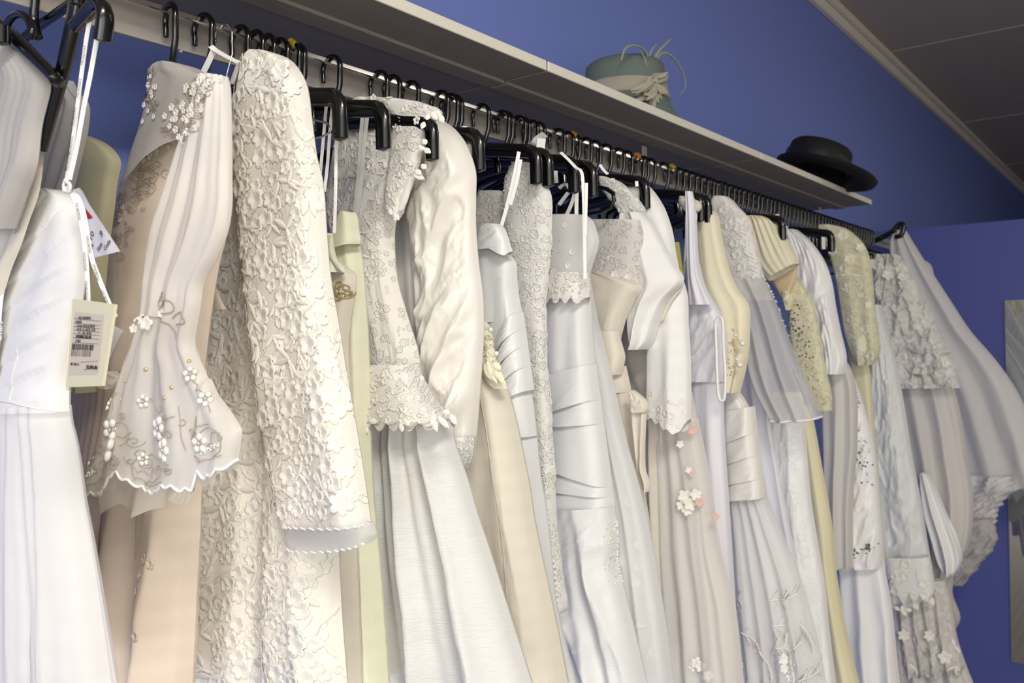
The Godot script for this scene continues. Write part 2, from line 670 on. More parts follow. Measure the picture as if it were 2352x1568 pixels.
func materials() -> void:
	var la := lace_pattern(768, 60, 34.0, 66.0, 8.0, 0.86, 4)
	var lb := lace_pattern(512, 130, 12.0, 26.0, 7.0, 0.86, 8)
	var slub := streaks(256, 256, 1.2, 0.35, 3)
	var weave := streaks(256, 256, 9.0, 0.9, 6)
	# setting
	mat("wall_paint", Color(0.475, 0.55, 0.835), 0.62, {"bump": weave, "depth": 0.02, "scale": 6.0, "tri": true})
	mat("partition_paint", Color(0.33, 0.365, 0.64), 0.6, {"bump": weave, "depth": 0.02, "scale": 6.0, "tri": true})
	mat("ceiling_board", Color(0.7, 0.675, 0.63), 0.9)
	mat("cornice_paint", Color(0.93, 0.9, 0.84), 0.6)
	mat("floor_carpet", Color(0.62, 0.58, 0.53), 0.95, {"bump": weave, "depth": 0.2, "scale": 20.0, "tri": true})
	mat("room_paint", Color(0.86, 0.84, 0.8), 0.9)
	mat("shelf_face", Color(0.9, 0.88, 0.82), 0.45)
	mat("shelf_shaded", Color(0.58, 0.555, 0.53), 0.6)  # white board toned grey: the shade below the shelf is in this colour
	mat("chrome", Color(0.74, 0.71, 0.67), 0.45, {"metal": 0.2})
	mat("bright_metal", Color(0.85, 0.84, 0.82), 0.2, {"metal": 1.0})
	mat("wire", Color(0.8, 0.8, 0.8), 0.15, {"metal": 1.0})
	mat("mirror_glass", Color(0.96, 0.97, 0.95), 0.03, {"metal": 1.0})
	mat("mirror_edge", Color(0.75, 0.82, 0.8), 0.2, {"metal": 0.6})
	mat("black_plastic", Color(0.022, 0.02, 0.02), 0.22, {"coat": 0.5})
	mat("marker_orange", Color(0.85, 0.55, 0.15), 0.5)
	mat("marker_yellow", Color(0.8, 0.68, 0.2), 0.5)
	# cloth
	var w := {"bump": weave, "depth": 0.03, "scale": 30.0, "rim": 0.15, "back": 0.12}
	mat("white_crepe", Color(0.95, 0.945, 0.935), 0.75, w)
	mat("cream_crepe", Color(0.89, 0.86, 0.795), 0.75, w)
	mat("champagne", Color(0.95, 0.88, 0.8), 0.7, w)
	mat("pink_tulle_under", Color(0.95, 0.87, 0.79), 0.8, w)
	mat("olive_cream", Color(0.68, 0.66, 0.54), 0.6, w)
	mat("green_cream", Color(0.92, 0.92, 0.81), 0.5, w)
	mat("ivory_satin", Color(0.92, 0.905, 0.87), 0.36, {"rim": 0.2, "back": 0.08})
	mat("white_satin", Color(0.955, 0.95, 0.94), 0.33, {"rim": 0.2, "back": 0.08})
	mat("cool_satin", Color(0.89, 0.895, 0.887), 0.4, {"rim": 0.2, "back": 0.1})
	mat("lilac_satin", Color(0.9, 0.892, 0.915), 0.42, {"rim": 0.2, "back": 0.1})
	mat("yellow_satin", Color(0.9, 0.87, 0.72), 0.45, {"rim": 0.2, "back": 0.08})
	mat("yellow_crepe", Color(0.95, 0.92, 0.8), 0.65, w)
	mat("peach_lining", Color(0.86, 0.77, 0.61), 0.6, w)
	mat("dupioni", Color(0.855, 0.85, 0.835), 0.45, {"bump": slub, "depth": 0.06, "scale": Vector3(3, 9, 1), "rim": 0.15, "back": 0.1})
	mat("taffeta", Color(0.885, 0.885, 0.88), 0.45, {"bump": slub, "depth": 0.03, "scale": Vector3(2, 6, 1), "rim": 0.15, "back": 0.1})
	mat("jacquard", Color(0.95, 0.95, 0.94), 0.35, {"bump": lb[1], "depth": 0.12, "scale": 4.0, "rim": 0.2})
	mat("taupe_satin", Color(0.82, 0.8, 0.775), 0.45, {"rim": 0.2, "back": 0.1})
	# sheer cloth
	mat("white_tulle", Color(0.95, 0.945, 0.94, 0.5), 0.7, {"back": 0.5})
	mat("dense_tulle", Color(0.92, 0.91, 0.9, 0.82), 0.75, {"back": 0.4})
	mat("grey_organza", Color(0.86, 0.85, 0.84, 0.5), 0.5, {"back": 0.4})
	mat("cream_organza", Color(0.93, 0.9, 0.85, 0.62), 0.5, {"back": 0.4})
	mat("grey_veil", Color(0.76, 0.74, 0.715, 0.9), 0.75, {"back": 0.4})
	mat("grey_net", Color(0.74, 0.72, 0.71, 0.72), 0.75, {"back": 0.4})
	mat("sheer_organza", Color(0.95, 0.93, 0.895, 0.62), 0.45, {"back": 0.4})
	mat("clear_strap", Color(0.9, 0.9, 0.88, 0.4), 0.3)
	mat("pink_tulle", Color(0.96, 0.89, 0.82, 0.75), 0.75, {"back": 0.4})
	# lace
	var l := {"tex": la[0], "bump": la[1], "depth": 0.2, "scale": 4.2, "rim": 0.1, "back": 0.25}
	mat("ivory_lace", Color(0.945, 0.925, 0.88), 0.8, l)
	mat("white_lace", Color(0.95, 0.945, 0.925), 0.8, l)
	var s := {"tex": lb[0], "bump": lb[1], "depth": 0.3, "scale": 6.0, "rim": 0.1, "back": 0.25}
	mat("fine_lace", Color(0.93, 0.92, 0.895), 0.8, s)
	mat("yellow_lace", Color(0.92, 0.9, 0.77), 0.8, s)
	mat("grey_lace", Color(0.88, 0.86, 0.835), 0.8, s)
	var f := {"bump": la[1], "depth": 0.12, "scale": 4.2, "rim": 0.1, "back": 0.15}
	mat("ivory_lace_lined", Color(0.975, 0.955, 0.905), 0.82, f)
	var f2 := {"bump": lb[1], "depth": 0.25, "scale": 6.0, "rim": 0.1, "back": 0.15}
	mat("fine_lace_lined", Color(0.93, 0.915, 0.885), 0.82, f2)
	mat("applique", Color(0.94, 0.925, 0.885), 0.8, {"rim": 0.2, "back": 0.25})
	mat("cream_applique", Color(0.94, 0.92, 0.82), 0.75, {"rim": 0.2, "back": 0.2})
	mat("pink_applique", Color(0.88, 0.72, 0.68), 0.75, {"rim": 0.2})
	mat("grey_thread", Color(0.7, 0.65, 0.58), 0.5)
	mat("gold_thread", Color(0.72, 0.66, 0.48), 0.45, {"metal": 0.2})
	mat("white_thread", Color(0.96, 0.95, 0.93), 0.6)
	mat("pearl", Color(0.93, 0.92, 0.87), 0.18, {"coat": 0.6})
	mat("gold_pearl", Color(0.86, 0.8, 0.6), 0.2, {"coat": 0.6, "metal": 0.3})
	mat("crystal", Color(0.9, 0.92, 0.95), 0.08, {"metal": 0.75})
	mat("dark_bead", Color(0.45, 0.43, 0.38), 0.15, {"metal": 0.7})
	mat("white_ribbon", Color(0.95, 0.94, 0.92), 0.55)
	mat("card_white", Color(0.9, 0.88, 0.88), 0.6)
	mat("card_cream", Color(0.88, 0.86, 0.73), 0.6)
	mat("label_paper", Color(0.83, 0.78, 0.7), 0.6)
	mat("ink", Color(0.1, 0.1, 0.1), 0.7)
	mat("card_red", Color(0.72, 0.04, 0.03), 0.6)
	mat("yellow_ribbon", Color(0.62, 0.6, 0.16), 0.5)
	mat("hat_green", Color(0.42, 0.47, 0.44), 0.85, {"bump": weave, "depth": 0.1, "scale": 3.0})
	mat("feather", Color(0.68, 0.65, 0.58), 0.9, {"back": 0.3})
	mat("quill", Color(0.6, 0.62, 0.56), 0.8)
	mat("black_straw", Color(0.018, 0.017, 0.016), 0.7, {"bump": weave, "depth": 0.1, "scale": 3.0})
	mat("black_ribbon", Color(0.05, 0.05, 0.045), 0.5)

# ---------------------------------------------------------------- the room
func slab(called: String, lo: Vector3, hi: Vector3, m: String) -> MeshInstance3D:
	var c := (lo + hi) / 2.0
	var o := put(self, called, boxmesh(lo - c, hi - c), M[m], c)
	struct(o)
	return o

func ceiling_light(x: float, z: float, e: float) -> void:
	var t := thing("ceiling_light", ["recessed ceiling light panel above the near end of the rack", "recessed ceiling light panel behind the camera near the end wall", "recessed ceiling light panel near the far end of the rack", "recessed ceiling light panel beyond the low partition"][[-0.55, -2.3, 3.9, 6.6].find(x)], "ceiling light", Vector3(x, CEIL_Y, z), "recessed ceiling light panels")
	put(t, "frame", boxmesh(Vector3(-0.63, -0.012, -0.33), Vector3(0.63, 0.0, 0.33), 0.004), mat("fitting_%d" % int(e * 10), Color(0.85, 0.85, 0.85), 0.5))
	var g := mat("lamp_panel_%d" % int(e * 10), Color(0.9, 0.9, 0.88), 0.5)
	g.emission_enabled = true
	g.emission = Color(1.0, 0.97, 0.92)
	g.emission_energy_multiplier = 2.0
	put(t, "lamp_panel", boxmesh(Vector3(-0.6, -0.018, -0.3), Vector3(0.6, -0.012, 0.3)), g)
	var a := AreaLight3D.new()
	a.name = "panel_lamp"
	a.area_size = Vector2(1.2, 0.6)
	a.light_color = Color(1.0, 0.98, 0.945)
	a.light_energy = e
	a.area_range = 14.0
	a.shadow_enabled = true
	t.add_child(a)
	a.position = Vector3(0, -0.022, 0)
	a.rotation = Vector3(-PI / 2, 0, 0)

func added_window_light(called: String, at: Vector3, size: Vector2, e: float) -> void:   # an added, unseen window; its glowing pane and lamp give frontal fill
	var win := Node3D.new()
	win.name = called
	add_child(win)
	struct(win)
	win.position = at
	if at.z < 5.0:
		win.rotation.y = -PI / 2
	var w := size.x / 2.0
	var h := size.y / 2.0
	for f in [[-w - 0.08, -h - 0.08, w + 0.08, -h], [-w - 0.08, h, w + 0.08, h + 0.08], [-w - 0.08, -h, -w, h], [w, -h, w + 0.08, h]]:
		put(win, "added_window_frame", boxmesh(Vector3(f[0], f[1], -0.05), Vector3(f[2], f[3], 0.0), 0.008), mat("added_window_paint", Color(0.86, 0.84, 0.8), 0.5))
	var g := mat("fill_light_" + called, Color(0.9, 0.92, 0.95), 0.3)
	g.emission_enabled = true
	g.emission = Color(0.96, 0.98, 1.0)
	g.emission_energy_multiplier = 1.0
	put(win, "added_window_pane", boxmesh(Vector3(-w, -h, -0.03), Vector3(w, h, -0.01)), g)
	var a := AreaLight3D.new()
	a.name = "fill_light"
	a.area_size = size
	a.light_color = Color(1.0, 0.99, 0.97)
	a.light_energy = e
	a.area_range = 16.0
	a.shadow_enabled = true
	win.add_child(a)
	a.position = Vector3(0, 0, -0.035)

func room() -> void:
	slab("wall_back", Vector3(-4.2, -0.1, -0.15), Vector3(12.2, CEIL_Y, 0), "wall_paint")
	slab("wall_front", Vector3(-4.2, -0.1, 5.2), Vector3(12.2, CEIL_Y, 5.35), "room_paint")
	slab("wall_far", Vector3(12.2, -0.1, -0.15), Vector3(12.35, CEIL_Y, 5.35), "wall_paint")
	slab("floor", Vector3(-4.35, -0.25, -0.15), Vector3(12.35, -0.1, 5.35), "floor_carpet")
	added_window_light("added_window_1", Vector3(-4.19, 1.75, 3.3), Vector2(3.0, 2.1), 8.0)  # unseen window, placed behind the camera and brightened as fill light
	# the near end wall behind the added fill window
	var near := Vector2(-4.35, -4.2)
	slab("wall_near", Vector3(near.x, -0.1, -0.15), Vector3(near.y, CEIL_Y, 5.35), "room_paint")
	# ceiling of long boards with cover strips, and a cornice along the back wall
	var c := thing("ceiling", "", "")
	c.remove_meta("label")
	c.remove_meta("category")
	struct(c)
	put(c, "ceiling_slab", boxmesh(Vector3(-4.35, CEIL_Y + 0.01, -0.15), Vector3(12.35, CEIL_Y + 0.16, 5.35)), M.ceiling_board)
	for i in 8:
		var x0 := -4.35 + 1.13 + 2.12 * (i - 1)
		put(c, "ceiling_panel", boxmesh(Vector3(maxf(x0, -4.35) + 0.004, CEIL_Y, -0.15), Vector3(minf(x0 + 2.116, 12.35), CEIL_Y + 0.01, 5.35), 0.002), M.ceiling_board)
		if i > 0:
			put(c, "cover_strip", boxmesh(Vector3(x0 - 0.012, CEIL_Y - 0.004, 0.0), Vector3(x0 + 0.016, CEIL_Y + 0.002, 5.2), 0.002), M.ceiling_board)
	var b := Buf.new()
	b.box(Vector3(-4.2, CEIL_Y - 0.075, 0.0), Vector3(12.2, CEIL_Y, 0.03), 0.004)
	b.box(Vector3(-4.2, CEIL_Y - 0.03, 0.03), Vector3(12.2, CEIL_Y, 0.06), 0.006)
	struct(put(self, "trim_1", b.mesh(), M.cornice_paint))
	# the low partition at the end of the rack, with a mirror
	slab("wall_partition", Vector3(4.8, -0.1, 0), Vector3(4.9, 2.215, 2.6), "partition_paint")
	var t := thing("wall_mirror", "tall frameless mirror on the blue partition past the end of the rack", "mirror", Vector3(4.79, 0, 0.6564))
	put(t, "glass", boxmesh(Vector3(-0.006, 0.1, 0.004), Vector3(0.0, 1.828, 0.76), 0.0), M.mirror_glass)
	put(t, "edge", boxmesh(Vector3(-0.002, 0.097, 0.0), Vector3(0.01, 1.832, 0.764), 0.001), M.mirror_edge)

func shelf_and_rail() -> void:
	var cuts := [-1.75, -0.72, 0.33, 1.377, 2.456, 3.626]
	var said := ["white shelf board outside the view before the first joint", "white shelf board farthest towards the near end wall", "white shelf board above the nearest hangers", "white shelf board carrying the grey green feathered hat", "white shelf board carrying the black hat, last of the row"]
	said = ["white shelf board closest to the near end wall", "second white shelf board from the near end wall", "white shelf board above the nearest dresses, left of the dark joint", "white shelf board carrying the grey green feathered hat", "white end shelf board carrying the black brimmed hat"]
	for i in 5:
		var x0: float = cuts[i] + 0.0035
		var x1: float = cuts[i + 1] - 0.0035
		var t := thing("shelf_board", said[i], "shelf", Vector3(x0, SHELF_Y, 0), "shelf boards over the rack")
		put(t, "board", boxmesh(Vector3(0, -0.018, 0.002), Vector3(x1 - x0, 0, 0.358), 0.0015), M.shelf_shaded)
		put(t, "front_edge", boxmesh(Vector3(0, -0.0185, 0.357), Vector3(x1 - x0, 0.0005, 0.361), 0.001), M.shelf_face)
		put(t, "batten", boxmesh(Vector3(0, -0.024, 0.215), Vector3(x1 - x0, -0.017, 0.262), 0.002), M.shelf_shaded)
	var r := thing("clothes_rail", "flat grey metal clothes rail fixed under the shelf", "rail", Vector3(0, RAIL_Y, RAIL_Z))
	var b := Buf.new()
	b.box(Vector3(-1.7, -0.009, -0.0035), Vector3(4.8, 0, 0.0035), 0.0015)
	put(r, "front_bar", b.mesh(), M.bright_metal)
	b = Buf.new()
	b.box(Vector3(-1.7, -0.041, -0.034), Vector3(4.8, 0.004, -0.031), 0.001)
	b.box(Vector3(-1.7, -0.0435, -0.031), Vector3(4.8, -0.0405, -0.0245), 0.001)
	put(r, "back_plate", b.mesh(), M.chrome)
	for x in [-1.2, 0.1, 2.06, 3.5]:
		b = Buf.new()
		b.box(Vector3(x - 0.008, -0.006, -0.032), Vector3(x + 0.008, -0.003, 0.0), 0.0005)
		b.box(Vector3(x - 0.012, -0.006, -0.034), Vector3(x + 0.012, SHELF_Y - 0.0235 - RAIL_Y, -0.031), 0.001)
		put(r, "bracket", b.mesh(), M.chrome)
	for x in [0.705, 1.04, 1.3]:
		b = Buf.new()
		b.ball(Vector3(x, -0.044, -0.028), 0.003, 8)
		put(r, "screw", b.mesh(), M.chrome)
	put(r, "end_flange", boxmesh(Vector3(4.785, -0.045, -0.02), Vector3(4.8, 0.012, 0.02), 0.003), M.black_plastic)

func hats() -> void:
	# grey green hat with curled quills
	var z := 0.2
	var base := on_z(1436, 215, z)
	var t := thing("feathered_hat", "grey green cloche hat with curled quills and beige feathers on the shelf", "hat", Vector3(base.x, SHELF_Y, z))
	var b := Buf.new()
	b.lathe(PackedVector2Array([Vector2(0.001, 0.168), Vector2(0.06, 0.169), Vector2(0.088, 0.166), Vector2(0.0985, 0.157), Vector2(0.1, 0.145), Vector2(0.1, 0.11), Vector2(0.104, 0.085), Vector2(0.112, 0.06), Vector2(0.124, 0.035), Vector2(0.14, 0.012), Vector2(0.147, 0.001), Vector2(0.13, 0.0), Vector2(0.108, 0.02), Vector2(0.096, 0.05)]), 48)
	put(t, "crown", b.mesh(), M.hat_green)
	b = Buf.new()
	b.lathe(PackedVector2Array([Vector2(0.1, 0.105), Vector2(0.1045, 0.108), Vector2(0.109, 0.09), Vector2(0.114, 0.072), Vector2(0.108, 0.07)]), 48)
	put(t, "hat_band", b.mesh(), M.feather)
	var px := func(x: float, y: float, dz: float) -> Vector3: return on_z(x, y, z + dz) - t.position
	var q := [[[1494, 165], [1490, 135], [1476, 112], [1455, 104], [1436, 112], [1427, 138]], [[1490, 160], [1494, 122], [1508, 102]], [[1494, 162], [1510, 122], [1540, 90]], [[1498, 158], [1512, 128], [1530, 122], [1552, 138], [1570, 172], [1574, 198], [1562, 218]], [[1488, 160], [1478, 130], [1470, 116]]]
	for s in q.size():
		var cur := Curve3D.new()
		for i in q[s].size():
			var p: Vector3 = px.call(q[s][i][0], q[s][i][1], 0.085)
			var a: Vector3 = px.call(q[s][maxi(i - 1, 0)][0], q[s][maxi(i - 1, 0)][1], 0.085)
			var c: Vector3 = px.call(q[s][mini(i + 1, q[s].size() - 1)][0], q[s][mini(i + 1, q[s].size() - 1)][1], 0.085)
			cur.add_point(p, (a - c) / 6.0, (c - a) / 6.0)
		cur.bake_interval = 0.006
		b = Buf.new()
		b.tube(cur.get_baked_points(), 0.0058, 0.0024, 6, 0.6)
		put(t, "quill", b.mesh(), M.quill)
	for i in 34:
		b = Buf.new()
		var an := rng.randf_range(-2.9, 0.5)
		var ln := rng.randf_range(22, 62)
		var ox := 1500 + rng.randf_range(-8, 8)
		var oy := 182 + rng.randf_range(-10, 34)
		var a: Vector3 = px.call(ox, oy, 0.1 + rng.randf_range(-0.006, 0.012))
		var c: Vector3 = px.call(clampf(ox + cos(an) * ln, 1420, 1534), oy - sin(an) * ln * 0.9, 0.104 + rng.randf_range(-0.004, 0.022))
		b.leaf(a, c, (axes.z + Vector3(rng.randf_range(-0.5, 0.5), rng.randf_range(-0.3, 0.5), 0)).normalized(), rng.randf_range(0.005, 0.011))
		put(t, "feather", b.mesh(), M.feather if i % 3 else M.quill)
	# black hat leaning over the shelf edge
	var p := on_z(1874, 410, 0.3)
	t = thing("black_hat", "black wide brimmed hat overhanging the front edge of the shelf", "hat", Vector3(p.x, SHELF_Y + 0.03, 0.3))
	t.basis = Basis(-axes.z, deg_to_rad(20))
	b = Buf.new()
	b.lathe(PackedVector2Array([Vector2(0.001, 0.045), Vector2(0.085, 0.045), Vector2(0.09, 0.03), Vector2(0.12, 0.016), Vector2(0.15, 0.012), Vector2(0.172, 0.022), Vector2(0.177, 0.032), Vector2(0.174, 0.03), Vector2(0.15, 0.019), Vector2(0.12, 0.022), Vector2(0.092, 0.036)]), 48)
	put(t, "brim", b.mesh(), M.black_straw, axes.x * 0.028)
	b = Buf.new()
	b.lathe(PackedVector2Array([Vector2(0.001, 0.112), Vector2(0.06, 0.114), Vector2(0.098, 0.11), Vector2(0.107, 0.1), Vector2(0.11, 0.08), Vector2(0.113, 0.02)]), 48)
	put(t, "crown", b.mesh(), M.black_straw, axes.x * -0.012)
	b = Buf.new()
	b.lathe(PackedVector2Array([Vector2(0.11, 0.07), Vector2(0.115, 0.07), Vector2(0.117, 0.03), Vector2(0.112, 0.026)]), 48)
	put(t, "hat_band", b.mesh(), M.black_ribbon, axes.x * -0.012)
	b = Buf.new()
	for i in 9:
		var a := 0.25 + rng.randf_range(-0.5, 0.5)
		var o := Vector3(cos(a) * 0.114, 0.06 + rng.randf_range(-0.02, 0.03), sin(a) * 0.114)
		b.leaf(o, o + Vector3(rng.randf_range(-0.02, 0.05), rng.randf_range(-0.01, 0.04), rng.randf_range(-0.05, 0.05)), Vector3(cos(a), 0.2, sin(a)).normalized(), 0.016)
	put(t, "bow", b.mesh(), M.black_ribbon, axes.x * -0.012)

# ---------------------------------------------------------------- the dresses, nearest first
func dress(label: String, px: float) -> Node3D:
	return thing("wedding_dress", label, "wedding dress", Vector3.ZERO, "dresses on the rail")

func dresses_near() -> void:
	var d: Node3D
	var c: Cloth
	var b: Buf
	# veiled dress at the very end
	d = dress("cream dress under a long grey tulle veil, nearest on the rail", 0.4)
	cloth(d, "veil", M.grey_veil, 0.448, "99 -50 12;103 -62 32;110 -72 50;122 -80 66;140 -86 84;162 -92 102;182 -95 114;205 -98 117;240 -100 109;280 -103 99;320 -105 93;360 -105 90;400 -105 85;440 -108 75;490 -110 58;540 -110 34", {"th": [0.016, 0.026], "f": [[3, 0.001, 0.003, 0.1, 0.3, 1.0], [17, 0.0003, 0.0006, 0.3, 0.2]], "nc": 70, "hem": "-110,520 -40,545 0,530 20,536 66,500"})
	c = cloth(d, "bodice", M.cream_crepe, 0.462, "330 -60 102;400 -70 97;450 -80 88;500 -90 70;560 -100 50;620 -105 26;680 -110 8;760 -115 -6;860 -120 -20", {"th": [0.01, 0.012], "f": [[3, 0.003, 0.006, 0.2, 0.3]]})
	beads(d, c, M.gold_pearl, 46, 92, 325, 86, 400, 4, 0.0011, 0.0022)
	c = cloth(d, "skirt", M.white_crepe, 0.462, "520 -110 60;560 -120 42;620 -130 20;700 -140 6;800 -160 0;950 -180 -12;1568 -260 -30", {"th": [0.01, 0.014], "f": [[4, 0.004, 0.012, 0.3, 0.1]]})
	beads(d, c, M.crystal, 26, 6, 735, 2, 800, 5, 0.0011, 0.0022)
	# sheer lilac grey gown and padded dress in the gap behind
	d = dress("grey sheer tulle gown half hidden behind the strapless tulle dress", 0.55)
	c = cloth(d, "bodice", M.grey_net, 0.535, "186 146 166;210 138 180;240 131 204;300 112 202;345 102 192;400 95 178;450 95 165;520 90 160", {"th": [0.012, 0.02], "f": [[3, 0.002, 0.004, 0.2, 0.3]]})
	beads(d, c, M.gold_pearl, 22, 106, 310, 104, 355, 3, 0.0009, 0.0018)
	d = dress("plain olive cream dress with sloping shoulder, behind the white paper tag", 0.62)
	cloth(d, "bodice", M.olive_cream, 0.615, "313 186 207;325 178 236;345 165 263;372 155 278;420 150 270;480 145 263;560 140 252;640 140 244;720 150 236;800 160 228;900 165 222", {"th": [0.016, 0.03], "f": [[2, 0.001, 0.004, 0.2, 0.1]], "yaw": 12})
	# strapless tulle dress with the paper tags
	d = dress("white strapless pleated tulle dress hung by printed ribbons with paper tags", 0.5)
	c = cloth(d, "bodice", M.white_crepe, 0.50, "436 92 138;440 84 154;450 74 174;470 60 187;520 48 198;560 34 202;620 20 200;700 -20 188;800 -45 172;870 -55 160;945 -60 158", {"th": [0.02, 0.036], "pl": [7, 0.0035, 2.6], "f": [[2, 0.001, 0.002, 0.4, 0.6, 1.0]], "nc": 70})
	b = Buf.new()
	b.tube(path("101,800 95,850 88,915", c, 0.0008), 0.0007, 0.0007, 4)
	b.tube(path("-20,912 40,915 86,918 120,930 157,943", c, 0.0008), 0.0009, 0.0009, 4)
	put(d, "seam", b.mesh(), M.white_thread)
	cloth(d, "skirt", M.white_crepe, 0.505, "938 -60 158;970 -70 162;1010 -80 172;1060 -90 180;1150 -100 191;1250 -110 208;1400 -120 232;1568 -130 256", {"th": [0.036, 0.055], "f": [[5, 0.002, 0.006, 0.3, 0.1]], "nc": 50})
	cloth(d, "overskirt", M.white_tulle, 0.495, "930 -60 159;970 -70 164;1010 -80 174;1060 -90 183;1150 -100 195;1250 -110 214;1400 -120 239;1568 -130 267", {"th": [0.04, 0.062], "f": [[12, 0.002, 0.007, 0.3, 0.15], [5, 0.001, 0.012, 0.7, 0.1]], "nc": 70})
	# dusty pink skirt in the gap
	d = dress("dusty pink tulle dress with gathered sash, just seen between two skirts", 0.58)
	cloth(d, "skirt", M.pink_tulle_under, 0.632, "868 150 272;900 150 274;960 145 268;1040 140 252;1150 140 236;1250 150 224;1400 160 232;1568 180 250", {"th": [0.01, 0.014], "f": [[4, 0.002, 0.004, 0.3, 0.1]]})
	cloth(d, "overskirt", M.pink_tulle, 0.628, "862 150 274;900 150 277;960 145 271;1040 140 255;1150 140 238;1250 150 226;1400 160 235;1568 180 254", {"th": [0.014, 0.018], "f": [[9, 0.001, 0.003, 0.3, 0.1]]})
	cloth(d, "sash", M.cream_organza, 0.605, "852 240 270;862 236 279;880 238 278;892 244 272", {"th": [0.012, 0.012], "wr": [0.004, 3, 3, 1], "nc": 14, "nr": 10})

	# ---- champagne dress with the bell sleeve
	d = dress("champagne lace dress with sheer scalloped bell sleeve and grey embroidery", 0.66)
	c = cloth(d, "bodice", M.champagne, 0.665, "330,392 528,230;318,400 528,262;305,420 528,300;292,440 527,345;280,470 526,400;265,505 522,470;540 255 520;600 243 505;680 232 491;760 228 480;850 224 470", {"th": [0.02, 0.04], "f": [[2, 0.001, 0.004, 0.15, 0.25]], "nc": 50})
	b = Buf.new()
	for i in 120:
		var f := rng.randf()
		var x := 0.0
		var y := 0.0
		if i < 75:
			y = lerpf(235, 600, f)
			x = c.q[mini(int(c.uv_of(300, y).y * c.nr), c.nr) * (c.nc + 1)].x + rng.randf_range(10, 34 + 75 * smoothstep(330, 470, y))
		else:
			y = lerpf(200, 560, f)
			x = lerpf(500, 300, f) + rng.randfn(0, 10 + 18 * f)
		curl(b, c, x, y, rng.randf_range(5, 13), rng.randf() * TAU, rng.randf_range(0.7, 1.6) * (1 if i % 2 else -1), 0.00045)
	for s in ["300,770 312,800 306,830 320,850", "318,745 306,760 310,790", "322,730 330,742 318,756", "300,850 312,862 296,880", "292,640 305,625 300,600", "328,640 330,600 322,560"]:
		b.tube(path(s, c, 0.0015), 0.0006, 0.0006, 4)
	stuff(put(d, "embroidery", b.mesh(), M.grey_thread))
	for f in [[372, 190, 9], [384, 178, 7], [405, 222, 8], [402, 213, 7], [380, 270, 7], [376, 283, 7], [322, 318, 8], [321, 375, 7], [455, 265, 9], [462, 240, 10], [470, 225, 9], [478, 205, 10], [450, 290, 9], [440, 300, 8], [428, 325, 9], [425, 345, 7], [400, 355, 11], [385, 365, 12], [372, 375, 9], [330, 480, 9], [322, 468, 7], [285, 512, 8], [280, 505, 8], [270, 540, 8], [302, 545, 8], [325, 510, 7]]:
		b = Buf.new()
		b.flower(c.at(f[0], f[1], 0.001), c.n_at(f[0], f[1]), f[2] * 0.00055, 5, f[0], 0.3)
		put(d, "embroidered_flower", b.mesh(), M.applique)
	beads(d, c, M.crystal, 16, 285, 505, 330, 480, 8, 0.0008, 0.0016)
	c = cloth(d, "skirt", M.champagne, 0.67, "830 225 476;950 222 470;1050 222 466;1150 220 462;1250 216 458;1350 215 452;1450 218 448;1568 225 442", {"th": [0.035, 0.06], "f": [[2.5, 0.002, 0.016, 0.05, 0.12]], "nc": 50})
	b = Buf.new()
	for f in [[402, 1265], [418, 1275], [395, 1300], [390, 1340], [402, 1430]]:
		b.flower(c.at(f[0], f[1], 0.001), c.n_at(f[0], f[1]), 0.008, 5, f[0], 0.15)
	stuff(put(d, "lace_flowers", b.mesh(), M.champagne))
	cloth(d, "overskirt", M.cream_organza, 0.645, "1090 318 362;1170 320 367;1300 322 369;1430 324 372;1568 330 374", {"th": [0.012, 0.02], "nc": 14})
	# shoulders and sleeve
	c = cloth(d, "shoulder", M.grey_veil, 0.642, "151 398 432;157 378 452;168 368 470;185 365 515;200 364 526;240 353 529;300 337 530;360 315 530;420 288 528", {"th": [0.026, 0.028], "f": [[2, 0.001, 0.002, 0.15, 0.3, 1.0]], "hem": "286,440 310,430 345,400 380,370 420,340 470,320 528,320"})
	b = Buf.new()
	b.tube(path("361,205 366,218 375,232 391,246", c, 0.001), 0.001, 0.0004, 5)
	put(d, "slit", b.mesh(), M.black_straw)
	b = Buf.new()
	for i in 46:
		var f := rng.randf()
		curl(b, c, lerpf(505, 430, f) + rng.randfn(0, 9), lerpf(180, 320, f), rng.randf_range(4, 9), rng.randf() * TAU, 1.2, 0.0005)
	for i in 30:
		curl(b, c, rng.randf_range(375, 410), rng.randf_range(165, 260), rng.randf_range(4, 8), rng.randf() * TAU, 1.2, 0.0005)
	stuff(put(d, "embroidery", b.mesh(), M.grey_thread))
	b = Buf.new()
	for i in 30:
		var f := rng.randf()
		b.flower(c.at(lerpf(500, 425, f) + rng.randfn(0, 9), lerpf(178, 330, f), 0.0015), c.n_at(470, 250), rng.randf_range(0.003, 0.0055), 5, f, 0.3)
	for i in 12:
		b.flower(c.at(rng.randf_range(370, 412), rng.randf_range(160, 290), 0.0015), c.n_at(400, 220), rng.randf_range(0.0025, 0.005), 5, i, 0.3)
	stuff(put(d, "lace_flowers", b.mesh(), M.applique))
	cloth(d, "bell_lining", M.cream_organza, 0.60, "780 324 447;860 296 472;950 262 500;1040 228 505;1120 205 470;1170 222 445", {"th": [0.012, 0.02], "open": true, "f": [[3, 0.003, 0.008, 0.4, 0.1]], "hem": "205,1140 216,1150 225,1180 238,1199 250,1180 258,1160 275,1176 300,1150 320,1168 345,1184 372,1166 400,1160 410,1130 440,1160 448,1120"})
